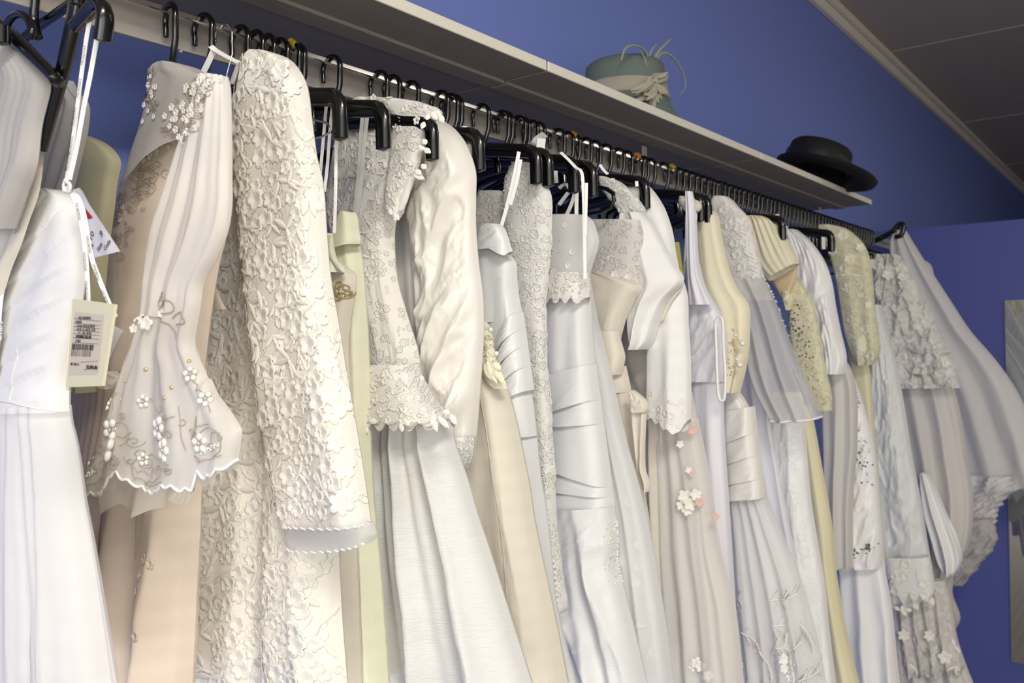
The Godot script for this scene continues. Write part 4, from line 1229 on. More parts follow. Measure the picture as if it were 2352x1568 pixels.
func dresses_far() -> void:
	var d: Node3D
	var c: Cloth
	var b: Buf
	d = dress("cream column dress with little pink and white silk flowers", 1.7)
	cloth(d, "column", M.cream_crepe, 1.69, "620 1380 1490;760 1400 1508;840 1412 1520;900 1440 1540;960 1474 1536;1050 1478 1538;1130 1480 1542;1250 1484 1552;1400 1490 1570;1568 1500 1588", {"th": [0.025, 0.04], "f": [[2, 0.002, 0.008, 0.2, 0.1]]})
	c = cloth(d, "skirt", M.cream_crepe, 1.715, "900 1500 1590;960 1510 1602;1050 1515 1621;1130 1520 1635;1250 1526 1652;1400 1530 1688;1568 1540 1707", {"th": [0.03, 0.05], "f": [[2.5, 0.002, 0.012, 0.15, 0.12]], "nc": 44})
	cloth(d, "overlay", M.white_tulle, 1.70, "960 1500 1604;1050 1506 1623;1130 1510 1637;1250 1516 1654;1400 1524 1690;1568 1534 1709", {"th": [0.035, 0.055], "f": [[4, 0.002, 0.008, 0.5, 0.1]]})
	for s in [[1590, 987, 1, 0.011], [1606, 1153, 1, 0.011], [1588, 1088, 1, 0.006], [1644, 1186, 1, 0.008], [1572, 1140, 0, 0.015], [1585, 1158, 0, 0.015], [1598, 1136, 0, 0.013], [1565, 1160, 0, 0.012], [1578, 1172, 0, 0.012], [1600, 1522, 0, 0.013], [1608, 1530, 0, 0.012], [1592, 1530, 0, 0.011], [1625, 1552, 0, 0.012], [1562, 1020, 0, 0.009], [1582, 1080, 0, 0.008]]:
		b = Buf.new()
		b.flower(on_x(s[0], s[1], 1.652), Vector3(-0.8, 0.1, 0.6).normalized(), s[3], 5, s[0], 0.3)
		put(d, "silk_flower", b.mesh(), M.pink_applique if s[2] == 1 else M.applique)
	b = Buf.new()
	b.strip(line("1554,556 1560,600 1563,632", 1.78), 0.011, axes.x, 0.002)
	put(d, "hang_loop", b.mesh(), M.yellow_ribbon)
	# lilac halter
	d = dress("lilac white halter neck dress with twisted strap and loose ribbon loops", 1.82)
	cloth(d, "halter_strap", M.lilac_satin, 1.79, "440 1577 1591;470 1578 1597;520 1579 1601;580 1581 1604;640 1583 1612;700 1585 1640", {"th": [0.012, 0.02], "f": [[2, 0.002, 0.003, 0.2, 0.1]], "nc": 20})
	c = cloth(d, "bodice", M.lilac_satin, 1.83, "600 1580 1606;660 1580 1622;700 1580 1645;740 1580 1664;790 1582 1672;830 1582 1670;876 1584 1666", {"th": [0.022, 0.03], "wr": [0.004, 2, 3, 2], "nc": 30})
	cloth(d, "skirt", M.lilac_satin, 1.835, "868 1590 1664;920 1592 1663;1000 1596 1665;1150 1606 1675;1300 1622 1684;1450 1640 1694;1568 1650 1704", {"th": [0.025, 0.04], "f": [[1.5, 0.002, 0.006, 0.3, 0.05]]})
	b = Buf.new()
	b.tube(line("1643,735 1645,800 1647,860 1650,905 1656,920 1664,912 1666,860 1662,800 1660,740 1652,728 1645,740", 1.77), 0.0035, 0.0035, 6)
	put(d, "ribbon_loop", b.mesh(), M.white_satin)
	cloth(d, "neck_knot", M.cream_crepe, 1.835, "452 1566 1580;462 1560 1606;476 1566 1612;486 1576 1606", {"th": [0.015, 0.015], "wr": [0.004, 2, 2, 1], "nc": 14, "nr": 10})
	# ivory high neck
	d = dress("ivory crepe dress with high neck and jewelled brooch at the waist", 1.95)
	c = cloth(d, "bodice", M.yellow_crepe, 1.93, "484 1606 1640;496 1604 1650;530 1604 1656;580 1606 1666;620 1608 1676;660 1612 1694;700 1620 1720;740 1640 1723;800 1656 1721;850 1662 1713;900 1664 1700", {"th": [0.03, 0.036], "f": [[2, 0.001, 0.004, 0.3, 0.2]], "nc": 40})
	beads(d, c, M.gold_pearl, 60, 1695, 770, 1680, 860, 8, 0.0015, 0.0032, "brooch_beads")
	for s in [[1705, 788, 0.007], [1699, 838, 0.007], [1692, 825, 0.004], [1674, 806, 0.004], [1690, 770, 0.004]]:
		b = Buf.new()
		b.ball(on_x(s[0], s[1], 1.87), s[2], 12)
		put(d, "brooch_pearl", b.mesh(), M.pearl)
	d = dress("ivory satin dress with wide pleated sash and silver embroidered tulle skirt", 2.02)
	cloth(d, "sash", M.ivory_satin, 1.985, "900 1664 1700;940 1666 1724;1000 1668 1742;1080 1672 1750;1138 1674 1758", {"th": [0.03, 0.035], "nc": 34})
	bands(d, "pleat_band", M.ivory_satin, 1.98, [1666, 1734, 1674, 1758], [[945, 932], [1014, 986], [1062, 1036], [1106, 1091], [1140, 1136]], 0.036)
	c = cloth(d, "underskirt", M.white_crepe, 2.02, "1130 1672 1752;1200 1674 1780;1300 1678 1818;1400 1684 1848;1568 1698 1880", {"th": [0.03, 0.05], "f": [[3, 0.002, 0.01, 0.3, 0.1]], "nc": 40})
	c = cloth(d, "tulle_skirt", M.white_tulle, 1.995, "1130 1672 1757;1200 1676 1788;1300 1680 1830;1400 1688 1862;1480 1696 1882;1568 1706 1898", {"th": [0.035, 0.065], "f": [[5, 0.002, 0.01, 0.1, 0.1]], "nc": 50})
	b = Buf.new()
	for s in ["1735,1436 1760,1460 1785,1500 1795,1540", "1790,1490 1800,1470 1822,1478 1830,1510 1838,1545", "1730,1568 1760,1550 1790,1560", "1712,1430 1716,1480 1722,1540", "1840,1420 1858,1440 1872,1470", "1815,1460 1820,1440", "1835,1475 1848,1460", "1685,1380 1710,1372 1728,1365", "1785,1365 1810,1364 1836,1356", "1790,1420 1812,1422", "1848,1540 1866,1540 1890,1530"]:
		var pts := path(s, c, 0.002)
		b.tube(pts, 0.0018, 0.0018, 4)
		for i in range(1, pts.size() - 1, 1):
			var dirv := (pts[i + 1] - pts[i - 1]).normalized()
			var sd := dirv.cross(c.nrm[0]).normalized()
			b.leaf(pts[i], pts[i] + (sd * (1 if i % 2 else -1) + dirv * 0.8) * 0.021, c.nrm[0], 0.0032)
	stuff(put(d, "silver_embroidery", b.mesh(), M.white_thread))
	for s in [[1815, 1496, 0.014], [1818, 1516, 0.012], [1830, 1538, 0.014], [1712, 1525, 0.011], [1806, 1510, 0.01], [1845, 1505, 0.009], [1724, 1512, 0.009], [1840, 1560, 0.012]]:
		b = Buf.new()
		b.flower(c.at(s[0], s[1], 0.003), c.n_at(s[0], s[1]), s[2], 6, s[0], 0.2)
		put(d, "embroidered_flower", b.mesh(), M.white_thread)
	beads(d, c, M.crystal, 24, 1725, 1435, 1850, 1530, 12, 0.0012, 0.0026, "crystals")
	d = dress("lilac white sheer underlayer dress hanging behind the organza bell sleeve", 2.1)
	cloth(d, "gown", M.lilac_satin, 2.225, "760 1680 1740;840 1690 1762;900 1700 1765;980 1715 1772;1060 1725 1786;1150 1735 1802;1300 1745 1832;1450 1755 1860;1568 1765 1885", {"th": [0.014, 0.02], "f": [[2, 0.002, 0.006, 0.2, 0.1]]})
	# organza bell sleeve
	d = dress("white dress with lace shoulder and wide organza bell sleeve edged in beads", 2.2)
	c = cloth(d, "shoulder", M.fine_lace_lined, 2.19, "452 1644 1672;460 1636 1684;472 1633 1694;500 1632 1719;560 1640 1736;620 1655 1751;690 1680 1775", {"th": [0.026, 0.028], "nc": 34})
	lace_flowers(d, c, M.applique, 0.03, 0.013, 0.35, 0.98, 0.05, 0.95, 0.9, 0.25)
	b = Buf.new()
	for i in 17:
		var y := 506.0 + i * 11.0
		b.leaf(c.at(1693 + i * 3.6, y, 0.003), c.at(1712 + i * 3.4, y + 14, 0.003), c.n_at(1700, 560), 0.005)
	stuff(put(d, "lace_leaves", b.mesh(), M.white_thread))
	c = cloth(d, "bell_sleeve", M.grey_organza, 2.15, "640 1666 1756;700 1694 1785;760 1710 1807;800 1716 1822;850 1724 1845;900 1740 1868;962 1776 1892", {"th": [0.04, 0.06], "f": [[3, 0.003, 0.014, 0.1, 0.1]], "nc": 44, "hem": "1776,962 1800,966 1843,963 1870,962 1892,956"})
	b = Buf.new()
	b.tube(path("1776,961 1800,965 1843,962 1870,961 1890,956", c, 0.001), 0.003, 0.003, 6)
	put(d, "hem_trim", b.mesh(), M.white_thread)
	beads(d, c, M.crystal, 34, 1735, 560, 1815, 770, 5, 0.0018, 0.0034)
	beads(d, c, M.crystal, 10, 1840, 800, 1856, 930, 7, 0.0016, 0.003)
	cloth(d, "skirt", M.jacquard, 2.3, "900 1750 1842;960 1764 1848;1060 1772 1856;1150 1780 1864;1250 1790 1880;1350 1805 1896;1450 1825 1906;1568 1850 1920", {"th": [0.04, 0.05], "f": [[1.5, 0.002, 0.008, 0.3, 0.1]], "wr": [0.002, 3, 6, 2]})
	# yellow cream
	d = dress("pale yellow satin dress with pleated puff sleeve and gold beaded bodice", 2.45)
	cloth(d, "sleeve", M.yellow_crepe, 2.42, "1722,497 1764,498;1720,510 1784,506;1724,540 1800,535;1730,580 1820,568;1742,615 1832,592;1768,645 1836,606", {"th": [0.04, 0.05], "f": [[6, 0.004, 0.001, 0.1, -0.3], [2, 0.002, 0.002, 0.3, 0.1]], "nc": 50, "nr": 30})
	cloth(d, "sleeve_lining", M.peach_lining, 2.45, "1770,642 1834,606;1782,662 1830,640;1794,682 1818,668;1802,690 1812,684", {"th": [0.01, 0.015], "nc": 14, "nr": 14})
	cloth(d, "sleeve_band", M.yellow_satin, 2.44, "668 1798 1810;684 1798 1822;700 1802 1820;712 1808 1816", {"th": [0.015, 0.012], "wr": [0.005, 2, 2, 1], "nc": 12, "nr": 10})
	c = cloth(d, "bodice", M.yellow_lace, 2.48, "640 1800 1834;680 1808 1862;720 1812 1876;780 1816 1886;840 1828 1896;900 1850 1910;942 1880 1912", {"th": [0.025, 0.03], "nc": 30})
	cloth(d, "bodice_lining", M.peach_lining, 2.5, "650 1800 1832;720 1810 1870;780 1814 1880;840 1826 1890;930 1870 1905", {"th": [0.015, 0.018], "nc": 12})
	beads(d, c, M.dark_bead, 90, 1826, 690, 1850, 830, 10, 0.0014, 0.003)
	beads(d, c, M.gold_pearl, 60, 1850, 830, 1896, 935, 9, 0.0014, 0.003)
	cloth(d, "skirt", M.yellow_satin, 2.5, "930 1810 1862;1000 1818 1876;1080 1828 1890;1200 1845 1911;1300 1858 1920;1450 1880 1945;1568 1895 1974", {"th": [0.03, 0.045], "f": [[1.5, 0.002, 0.008, 0.1, 0.05]]})
	# white satin puff sleeve
	d = dress("white satin dress with long puff sleeve gathered at a short cuff", 2.7)
	cloth(d, "sleeve", M.white_satin, 2.66, "528 1814 1832;540 1814 1848;560 1816 1868;600 1818 1895;650 1824 1912;700 1842 1920;760 1866 1932;820 1878 1945;858 1890 1940", {"th": [0.035, 0.04], "f": [[1.5, 0.002, 0.004, 0.2, 0.2, 1.0], [7, -0.003, 0.004, 0.1, 0.0]], "wr": [0.012, 0.9, 1.6, 1.2], "nc": 40})
	cloth(d, "gown", M.taupe_satin, 2.74, "640 1800 1880;760 1840 1900;860 1880 1960;1000 1890 1970;1150 1895 1960;1300 1905 1960", {"th": [0.03, 0.04], "f": [[2, 0.003, 0.008, 0.2, 0.2]]})
	# silver beaded
	d = dress("white ruched satin dress scattered with silver beads", 2.85)
	c = cloth(d, "bodice", M.white_satin, 2.82, "850 1890 1956;900 1888 1974;980 1886 1998;1040 1890 2010;1100 1894 2016;1170 1898 2022;1250 1904 2028;1300 1915 2026", {"th": [0.035, 0.045], "wr": [0.012, 2, 4, 3], "nc": 40, "nr": 60})
	beads(d, c, M.dark_bead, 110, 1945, 900, 1960, 1090, 22, 0.002, 0.004)
	beads(d, c, M.crystal, 70, 1955, 900, 1975, 1080, 20, 0.002, 0.0045, "crystals")
	beads(d, c, M.dark_bead, 30, 1960, 1270, 2020, 1240, 6, 0.002, 0.004)
	cloth(d, "skirt", M.white_satin, 2.86, "1250 1915 2024;1300 1925 2032;1400 1930 2050;1500 1940 2060;1568 1948 2068", {"th": [0.04, 0.05], "f": [[2, 0.004, 0.016, 0.2, 0.2]], "nc": 36})
	cloth(d, "panel", M.green_cream, 2.77, "1090 1885 1940;1168 1894 1946;1250 1905 1950;1308 1916 1948", {"th": [0.012, 0.014], "nc": 12})
	# yellow lace sleeve
	d = dress("pale yellow lace dress with fitted lace sleeve", 3.1)
	c = cloth(d, "sleeve", M.yellow_lace, 3.05, "517 1882 1915;522 1880 1938;532 1882 1956;560 1896 1984;600 1910 2000;650 1922 2006;700 1930 2010;770 1942 2020;810 1956 2022;838 1968 2006", {"th": [0.035, 0.04], "nc": 36, "f": [[2, 0.002, 0.005, 0.3, 0.3]]})
	lace_flowers(d, c, M.cream_applique, 0.034, 0.017, 0.08, 0.95, 0.06, 0.98, 0.85, 0.25)
	cloth(d, "sleeve_lining", M.yellow_crepe, 3.09, "540 1884 1950;600 1910 1992;700 1930 2002;810 1958 2012", {"th": [0.02, 0.02], "nc": 12})
	cloth(d, "gown", M.yellow_satin, 3.12, "800 1945 1990;850 1955 1998;950 1978 2006;1100 1998 2020;1300 2012 2034;1568 2030 2056", {"th": [0.02, 0.03], "nc": 14})
	# white satin with lace tiers
	d = dress("white satin dress with lace bordered hem above a dotted lace tier", 3.3)
	c = cloth(d, "gown", M.cool_satin, 3.27, "700 1996 2024;740 1998 2034;800 2000 2050;870 1998 2066;950 2000 2080;1050 2006 2096;1150 2014 2116;1250 2026 2132;1330 2038 2146", {"th": [0.045, 0.05], "wr": [0.008, 2, 6, 1], "nc": 40, "f": [[1.5, 0.002, 0.008, 0.3, 0.05]]})
	c = cloth(d, "lace_border", M.white_lace, 3.22, "1275 2028 2136;1300 2032 2141;1340 2038 2147;1364 2042 2150", {"th": [0.05, 0.052], "sc": [4, 22], "nc": 40, "nr": 18})
	lace_flowers(d, c, M.applique, 0.03, 0.02, 0.03, 0.97, 0.1, 0.95, 0.95, 0.25)
	cloth(d, "lining", M.white_satin, 3.29, "1320 2040 2120;1360 2044 2126;1390 2048 2110", {"th": [0.035, 0.04], "nc": 20, "nr": 12, "f": [[2, 0.006, 0.01, 0.2, 0.0]]})
	for s in [[2072, 1390, 2080, 1414], [2060, 1392, 2062, 1402], [2098, 1380, 2108, 1400], [2134, 1368, 2144, 1390], [2084, 1395, 2090, 1405], [2126, 1366, 2122, 1380]]:
		b = Buf.new()
		b.leaf(on_x(s[0], s[1], 3.22), on_x(s[2], s[3], 3.21), Vector3(-0.8, 0.1, 0.6).normalized(), 0.012)
		put(d, "lace_leaf", b.mesh(), M.applique)
	c = cloth(d, "lace_tier", M.grey_lace, 3.34, "1330 2040 2170;1380 2046 2184;1450 2054 2196;1540 2064 2216", {"th": [0.04, 0.055], "f": [[5, 0.004, 0.014, 0.2, 0.0]], "nc": 60, "sc": [7, 16]})
	lace_flowers(d, c, M.applique, 0.034, 0.022, 0.03, 0.97, 0.55, 0.97, 0.95, 0.2)
	cloth(d, "tier_lining", M.taupe_satin, 3.37, "1330 2040 2160;1450 2054 2188;1568 2064 2236", {"th": [0.03, 0.045], "f": [[4, 0.004, 0.012, 0.2, 0.0]], "nc": 30})
	# frilled lace
	d = dress("grey white dress with deep frilled beaded lace collar", 3.6)
	c = cloth(d, "frill", M.fine_lace, 3.55, "585 2010 2068;620 2006 2090;680 2006 2118;740 2008 2150;800 2014 2180;850 2036 2198;890 2056 2204", {"th": [0.05, 0.07], "wr": [0.026, 3, 4, 2], "edge": [10, 9], "nc": 50, "nr": 60})
	lace_flowers(d, c, M.applique, 0.05, 0.026, 0.05, 0.95, 0.05, 0.95, 0.9, 0.35)
	beads(d, c, M.pearl, 50, 2040, 640, 2090, 760, 22, 0.003, 0.005)
	cloth(d, "frill_lining", M.white_crepe, 3.6, "600 2012 2076;700 2012 2120;800 2022 2172;880 2060 2192", {"th": [0.04, 0.05], "wr": [0.015, 3, 4, 2], "nc": 24})
	cloth(d, "gown", M.taupe_satin, 3.62, "850 2040 2180;950 2062 2206;1050 2085 2222;1150 2100 2236;1250 2115 2226;1330 2125 2190;1450 2140 2196;1568 2155 2234", {"th": [0.05, 0.07], "f": [[3, 0.006, 0.016, 0.2, 0.15]], "nc": 40})
	# shiny satin
	d = dress("shiny white satin dress end showing a bright vertical fold near the far wall", 3.8)
	cloth(d, "train", M.white_satin, 3.5, "1085 2116 2132;1120 2116 2150;1180 2124 2176;1230 2138 2198;1280 2152 2211;1305 2164 2204;1314 2174 2196", {"th": [0.04, 0.06], "f": [[2, 0.012, 0.02, 0.2, 0.1]], "nc": 34})
	# the veil at the end
	d = dress("long greyish white tulle veil dress spreading wide at the far end", 4.3)
	c = cloth(d, "veil", M.dense_tulle, 4.25, "530 2058 2082;560 2046 2100;620 2050 2138;700 2075 2190;760 2095 2230;830 2125 2290;900 2150 2335;1000 2178 2372;1100 2200 2400;1150 2214 2420", {"th": [0.06, 0.11], "f": [[2.5, 0.006, 0.02, 0.1, 0.15, 1.0]], "nc": 60, "hem": "2214,1158 2260,1150 2300,1138 2352,1114 2420,1096"})
	cloth(d, "underveil", M.white_crepe, 4.34, "540 2056 2080;620 2052 2124;700 2075 2172;830 2125 2264;900 2152 2304;1000 2182 2345;1120 2206 2380", {"th": [0.04, 0.07], "f": [[3, 0.01, 0.03, 0.4, 0.1]], "nc": 40})
	cloth(d, "frill", M.dense_tulle, 4.15, "1090 2180 2330;1130 2186 2322;1160 2190 2298;1200 2196 2290;1236 2206 2282", {"th": [0.06, 0.07], "wr": [0.03, 1.6, 2, 1], "nc": 50, "nr": 34, "edge": [14, 11], "hem": "2206,1246 2224,1238 2240,1262 2256,1236 2270,1250 2284,1224"})
	cloth(d, "frill", M.grey_veil, 4.05, "1190 2180 2280;1230 2182 2290;1262 2184 2280;1290 2184 2256;1318 2184 2236;1340 2186 2216", {"th": [0.04, 0.04], "wr": [0.02, 1.4, 2, 2], "nc": 40, "nr": 34, "edge": [9, 13]})
	cloth(d, "skirt", M.taupe_satin, 4.38, "1060 2190 2320;1150 2190 2280;1250 2180 2240;1350 2170 2188;1420 2176 2206;1450 2180 2192", {"th": [0.05, 0.07], "f": [[3, 0.008, 0.016, 0.2, 0.1]], "nc": 24})
	b = Buf.new()
	b.tube(line("2124,604 2134,612 2140,630 2138,645", 4.3), 0.012, 0.008, 6)
	put(d, "hang_loop", b.mesh(), M.white_tulle)

# ---------------------------------------------------------------- tags, ribbons
func print_on(par: Node, text: String, at: Vector3, along: Vector3, up: Vector3, tall: float, bold := false) -> void:    # printed letters lying on a tag or ribbon
	var f := SystemFont.new()
	f.font_names = PackedStringArray(["Droid Sans"])
	if bold:
		f.font_weight = 700
	var t := TextMesh.new()
	t.text = text
	t.font = f
	t.font_size = 32
	t.pixel_size = tall / 24.0
	t.depth = 0.0002
	t.curve_step = 1.5
	var x := along.normalized()
	var y := (up - x * up.dot(x)).normalized()
	var o := put(par, "printed_text", t, M.ink)
	o.transform = Transform3D(Basis(x, y, x.cross(y)), at)

func tags_and_ribbons() -> void:
	var b: Buf
	var n := Vector3(-1, 0, 0)
	# the two hanging ribbons of the strapless dress and the knot
	var t := tag(thing("hanging_ribbon", "", ""), "pair of narrow printed white ribbons from the nearest hanger to the strapless dress", "ribbon")
	var P := 0.452
	ribbon(t, "ribbon", M.white_ribbon, line("212,26 200,80 186,180 176,260 164,350 153,415", P), 0.0042)
	ribbon(t, "ribbon", M.white_ribbon, line("222,92 208,170 192,250 176,340 160,412", P - 0.004), 0.0046)
	for s in [[197, 104, 189, 152], [185, 190, 180, 216], [175, 245, 168, 292], [167, 318, 162, 350], [160, 355, 155, 388]]:
		var a := on_x(s[2] + 0.5, s[3], P - 0.003)
		var z := on_x(s[0] + 0.5, s[1], P - 0.003)
		print_on(t, "PRONOVIAS", (a + z) / 2.0 - axes.x * 0.0006 + axes.z * 0.001, z - a, -axes.x, 0.0027)
	b = Buf.new()
	b.tube(line("150,412 146,425 148,440 156,436 158,424 152,418", P), 0.0016, 0.0016, 6)
	b.tube(line("158,418 162,428 158,440 151,438 150,428", P - 0.003), 0.0017, 0.0017, 6)
	put(t, "knot", b.mesh(), M.white_ribbon)
	ribbon(t, "ribbon", M.white_ribbon, line("154,436 168,450 180,480 188,520 194,560 200,620 203,690 200,708", P), 0.0042)
	ribbon(t, "ribbon", M.white_ribbon, line("160,440 178,452 190,480 198,520 204,560 213,600 228,640 242,676 254,704 266,728", P + 0.003), 0.0044)
	for s in [[176, 466, 184, 506], [194, 580, 197, 622], [198, 646, 200, 688]]:
		var a := on_x(s[0], s[1], P - 0.003)
		var z := on_x(s[2], s[3], P - 0.003)
		print_on(t, "PRONOVIAS", (a + z) / 2.0 + axes.z * 0.001, z - a, axes.x, 0.0027)
	for s in [[201, 540, 209, 582], [216, 604, 228, 646], [234, 664, 249, 698]]:
		var a := on_x(s[2], s[3], P)
		var z := on_x(s[0], s[1], P)
		print_on(t, "PRONOVIAS", (a + z) / 2.0 + axes.z * 0.0012, z - a, -axes.x, 0.0027)
	# white card with the red corner
	t = tag(thing("paper_tag", "", ""), "white paper tag with red corner, size and code, beside the strapless dress", "tag")
	var C := 0.478
	var poly := "168,436 182,431 190,440 204,468 276,577 216,592 200,560 188,520"
	b = Buf.new()
	var f := nums(poly)
	var o := PackedInt32Array()
	for side in [-1.0, 1.0]:
		var first := b.v.size()
		for i in f.size() / 2:
			b.add(on_x(f[i * 2], f[i * 2 + 1], C) + n * 0.0005 * side, n * side)
		for i in range(1, f.size() / 2 - 1):
			b.tri(first, first + i, first + i + 1)
	put(t, "card", b.mesh(), M.card_white)
	b = Buf.new()
	var q0 := on_x(192, 477, C - 0.001)
	for p in [[192, 474], [213, 500], [202, 503], [196, 494]]:
		b.add(on_x(p[0], p[1], C - 0.0012), n)
	b.tri(0, 1, 2)
	b.tri(0, 2, 3)
	put(t, "red_corner", b.mesh(), M.card_red)
	for s in [["Code", 238, 574, 254, 550, 0.0048], ["9", 229, 541, 235, 533, 0.007], ["Size", 223, 577, 234, 557, 0.0048], ["10", 208, 549, 212, 536, 0.007], ["Price", 206, 584, 212, 562, 0.0046]]:
		var a := on_x(s[1], s[2], C - 0.0014)
		var z := on_x(s[3], s[4], C - 0.0014)
		print_on(t, s[0], (a + z) / 2.0, z - a, (z - a).cross(n) * -1.0, s[5])
	# cream booklet with the printed label
	t = tag(thing("price_tag", "", ""), "cream price tag booklet with barcode label hanging from the printed ribbons", "tag")
	var B := 0.428
	var A0 := on_x(170, 686, B)
	var A1 := on_x(267, 699, B)
	var A2 := on_x(238, 886, B)
	var A3 := on_x(155, 889, B)
	b = Buf.new()
	for side in [-1.0, 1.0]:
		var m: Vector3 = n * 0.0014 * side
		b.quad(A0 + m, A1 + m, A2 + m, A3 + m, n * side)
	for e in [[A0, A1], [A1, A2], [A2, A3], [A3, A0]]:
		var m: Vector3 = n * 0.0014
		b.quad(e[0] - m, e[1] - m, e[1] + m, e[0] + m, (e[0] + e[1] - A0 - A2).normalized())
	put(t, "booklet", b.mesh(), M.card_cream)
	b = Buf.new()
	b.tube(PackedVector3Array([A0 - axes.x * 0.001, A0.lerp(A3, 0.5) - axes.x * 0.002, A3 - axes.x * 0.001]), 0.0012, 0.0012, 6)
	b.ball(on_x(157, 891, B), 0.0022, 8)
	put(t, "fold", b.mesh(), M.card_cream)
	var at := func(u: float, v: float) -> Vector3: return A0.lerp(A1, u).lerp(A3.lerp(A2, u), v) + n * 0.0016
	b = Buf.new()
	b.quad(at.call(0.08, 0.14), at.call(0.8, 0.14), at.call(0.84, 0.86), at.call(0.04, 0.86), n)
	var lab := put(t, "label", b.mesh(), M.label_paper)
	b = Buf.new()
	var lift := n * 0.0004
	for v in [0.215, 0.265, 0.305, 0.345, 0.385, 0.43, 0.485]:
		b.quad(at.call(0.1, v) + lift, at.call(0.76, v) + lift, at.call(0.76, v + 0.004) + lift, at.call(0.1, v + 0.004) + lift, n)
	b.quad(at.call(0.36, 0.71) + lift, at.call(0.8, 0.69) + lift, at.call(0.8, 0.694) + lift, at.call(0.36, 0.714) + lift, n)
	b.quad(at.call(0.46, 0.795) + lift, at.call(0.82, 0.775) + lift, at.call(0.82, 0.779) + lift, at.call(0.46, 0.8) + lift, n)
	var u := 0.09
	while u < 0.66:
		var bw := rng.randf_range(0.006, 0.022)
		b.quad(at.call(u, 0.5) + lift, at.call(u + bw, 0.5) + lift, at.call(u + bw, 0.57) + lift, at.call(u, 0.57) + lift, n)
		if u < 0.6:
			b.quad(at.call(u + 0.004, 0.575) + lift, at.call(u + bw * 0.8, 0.575) + lift, at.call(u + bw * 0.8, 0.645) + lift, at.call(u + 0.004, 0.645) + lift, n)
		u += bw + rng.randf_range(0.007, 0.02)
	put(t, "barcode_print", b.mesh(), M.ink)
	var al: Vector3 = at.call(1, 0.5) - at.call(0, 0.5)
	var upv: Vector3 = at.call(0.5, 0) - at.call(0.5, 1)
	for s in [["TULLE MORBIDO", 0.36, 0.198, 0.0024], ["FLAVIUS", 0.22, 0.25, 0.002], ["COLOR: OPTICAL WHITE", 0.41, 0.291, 0.0021], ["US 14   14   UK 38   D.38", 0.42, 0.331, 0.002], ["F.1   7-42   UK 38", 0.4, 0.371, 0.002], ["0103002.563.40", 0.38, 0.414, 0.003], ["21467", 0.25, 0.468, 0.0028], ["MLT 09A 12", 0.22, 0.735, 0.002], ["$2,895.00", 0.68, 0.768, 0.0034]]:
		print_on(t, s[0], at.call(s[1], s[2]) + lift * 2.0, al, upv, s[3], s[0].begins_with("$") or s[0].begins_with("010"))
	# grey card behind
	t = tag(thing("paper_tag", "", ""), "blank pinkish grey paper tag tucked behind the cream price tag booklet", "tag")
	b = Buf.new()
	for side in [-1.0, 1.0]:
		var m: Vector3 = n * 0.0004 * side
		b.quad(on_x(246, 738, 0.455) + m, on_x(284, 760, 0.455) + m, on_x(254, 822, 0.455) + m, on_x(232, 806, 0.455) + m, n * side)
	put(t, "card", b.mesh(), M.card_white)
	# hanging loops and straps that run from hangers to dresses
	var loops := [
		["narrow white hanging ribbons dropping from a black hanger to the cream cowl dress", 0.80, ["752,204 747,270 740,350 733,425", "765,232 758,300 752,380 745,440", "773,285 772,360 771,440 768,535"], 0.0042],
		["clear plastic hanging straps in front of the lace bodice", 0.94, ["836,238 830,300 824,400 815,490", "843,270 836,340 828,430 820,490"], 0.006],
		["white fabric strip knotted round a wire hook near the champagne dress", 0.70, ["484,106 496,116 520,130 548,144", "492,112 480,140 466,168"], 0.0075],
		["white folded strap on the hanger beside the puff sleeve", 1.07, ["1066,290 1068,320 1072,348", "1060,292 1057,330 1056,360", "1078,312 1079,340 1078,362"], 0.008],
		["thin white straps going up from the pale blue strapless dress", 1.17, ["1192,348 1182,400 1168,460 1152,518", "1196,366 1186,420 1172,470"], 0.006],
		["long white ribbon looped over a hanger above the sheer yoke", 1.32, ["1288,350 1305,366 1322,384 1336,396 1340,440 1342,520 1344,640", "1347,420 1346,470 1344,540"], 0.0055],
		["crossed white straps in the gap beside the beaded sleeve", 1.38, ["1284,432 1300,422 1312,440", "1298,500 1312,470 1322,440", "1284,470 1305,442", "1276,392 1278,420", "1325,432 1324,470 1324,495"], 0.007],
		["white hanging tag folded over a hook in the crowd of black hangers", 1.43, ["1210,334 1226,330 1238,318 1252,308", "1244,318 1242,340 1246,358"], 0.017],
		["short white strap hooked beside the lace collared jacket", 1.5, ["1378,378 1386,390 1396,400", "1462,416 1463,428"], 0.006],
		["pale straps rising from the halter dress towards its hanger", 1.84, ["1586,442 1578,480 1576,560 1570,640", "1600,470 1596,540"], 0.006],
		["small pink and white straps near the yellow puff sleeve hanger", 2.62, ["1784,492 1788,505 1790,514", "1792,510 1800,518 1808,524"], 0.012],
		["thin white strap over the hanger of the yellow lace dress", 3.0, ["1890,532 1891,550 1892,572"], 0.012],
	]
	for l in loops:
		t = tag(thing("hanging_strap", "", ""), l[0], "strap", "straps and ribbons on the hangers")
		for s in l[2]:
			ribbon(t, "strap", M.clear_strap if l[0].begins_with("clear") else M.white_ribbon, line(s, l[1]), l[3])

# ---------------------------------------------------------------- hangers
var hook_mesh := {}
func arc(c: Vector3, r: float, a0: float, a1: float, k: int) -> PackedVector3Array:     # in the z-y plane; angle 0 points to +z
	var o := PackedVector3Array()
	for i in k + 1:
		var a := lerpf(a0, a1, float(i) / k)
		o.append(c + Vector3(0, sin(a) * r, cos(a) * r))
	return o

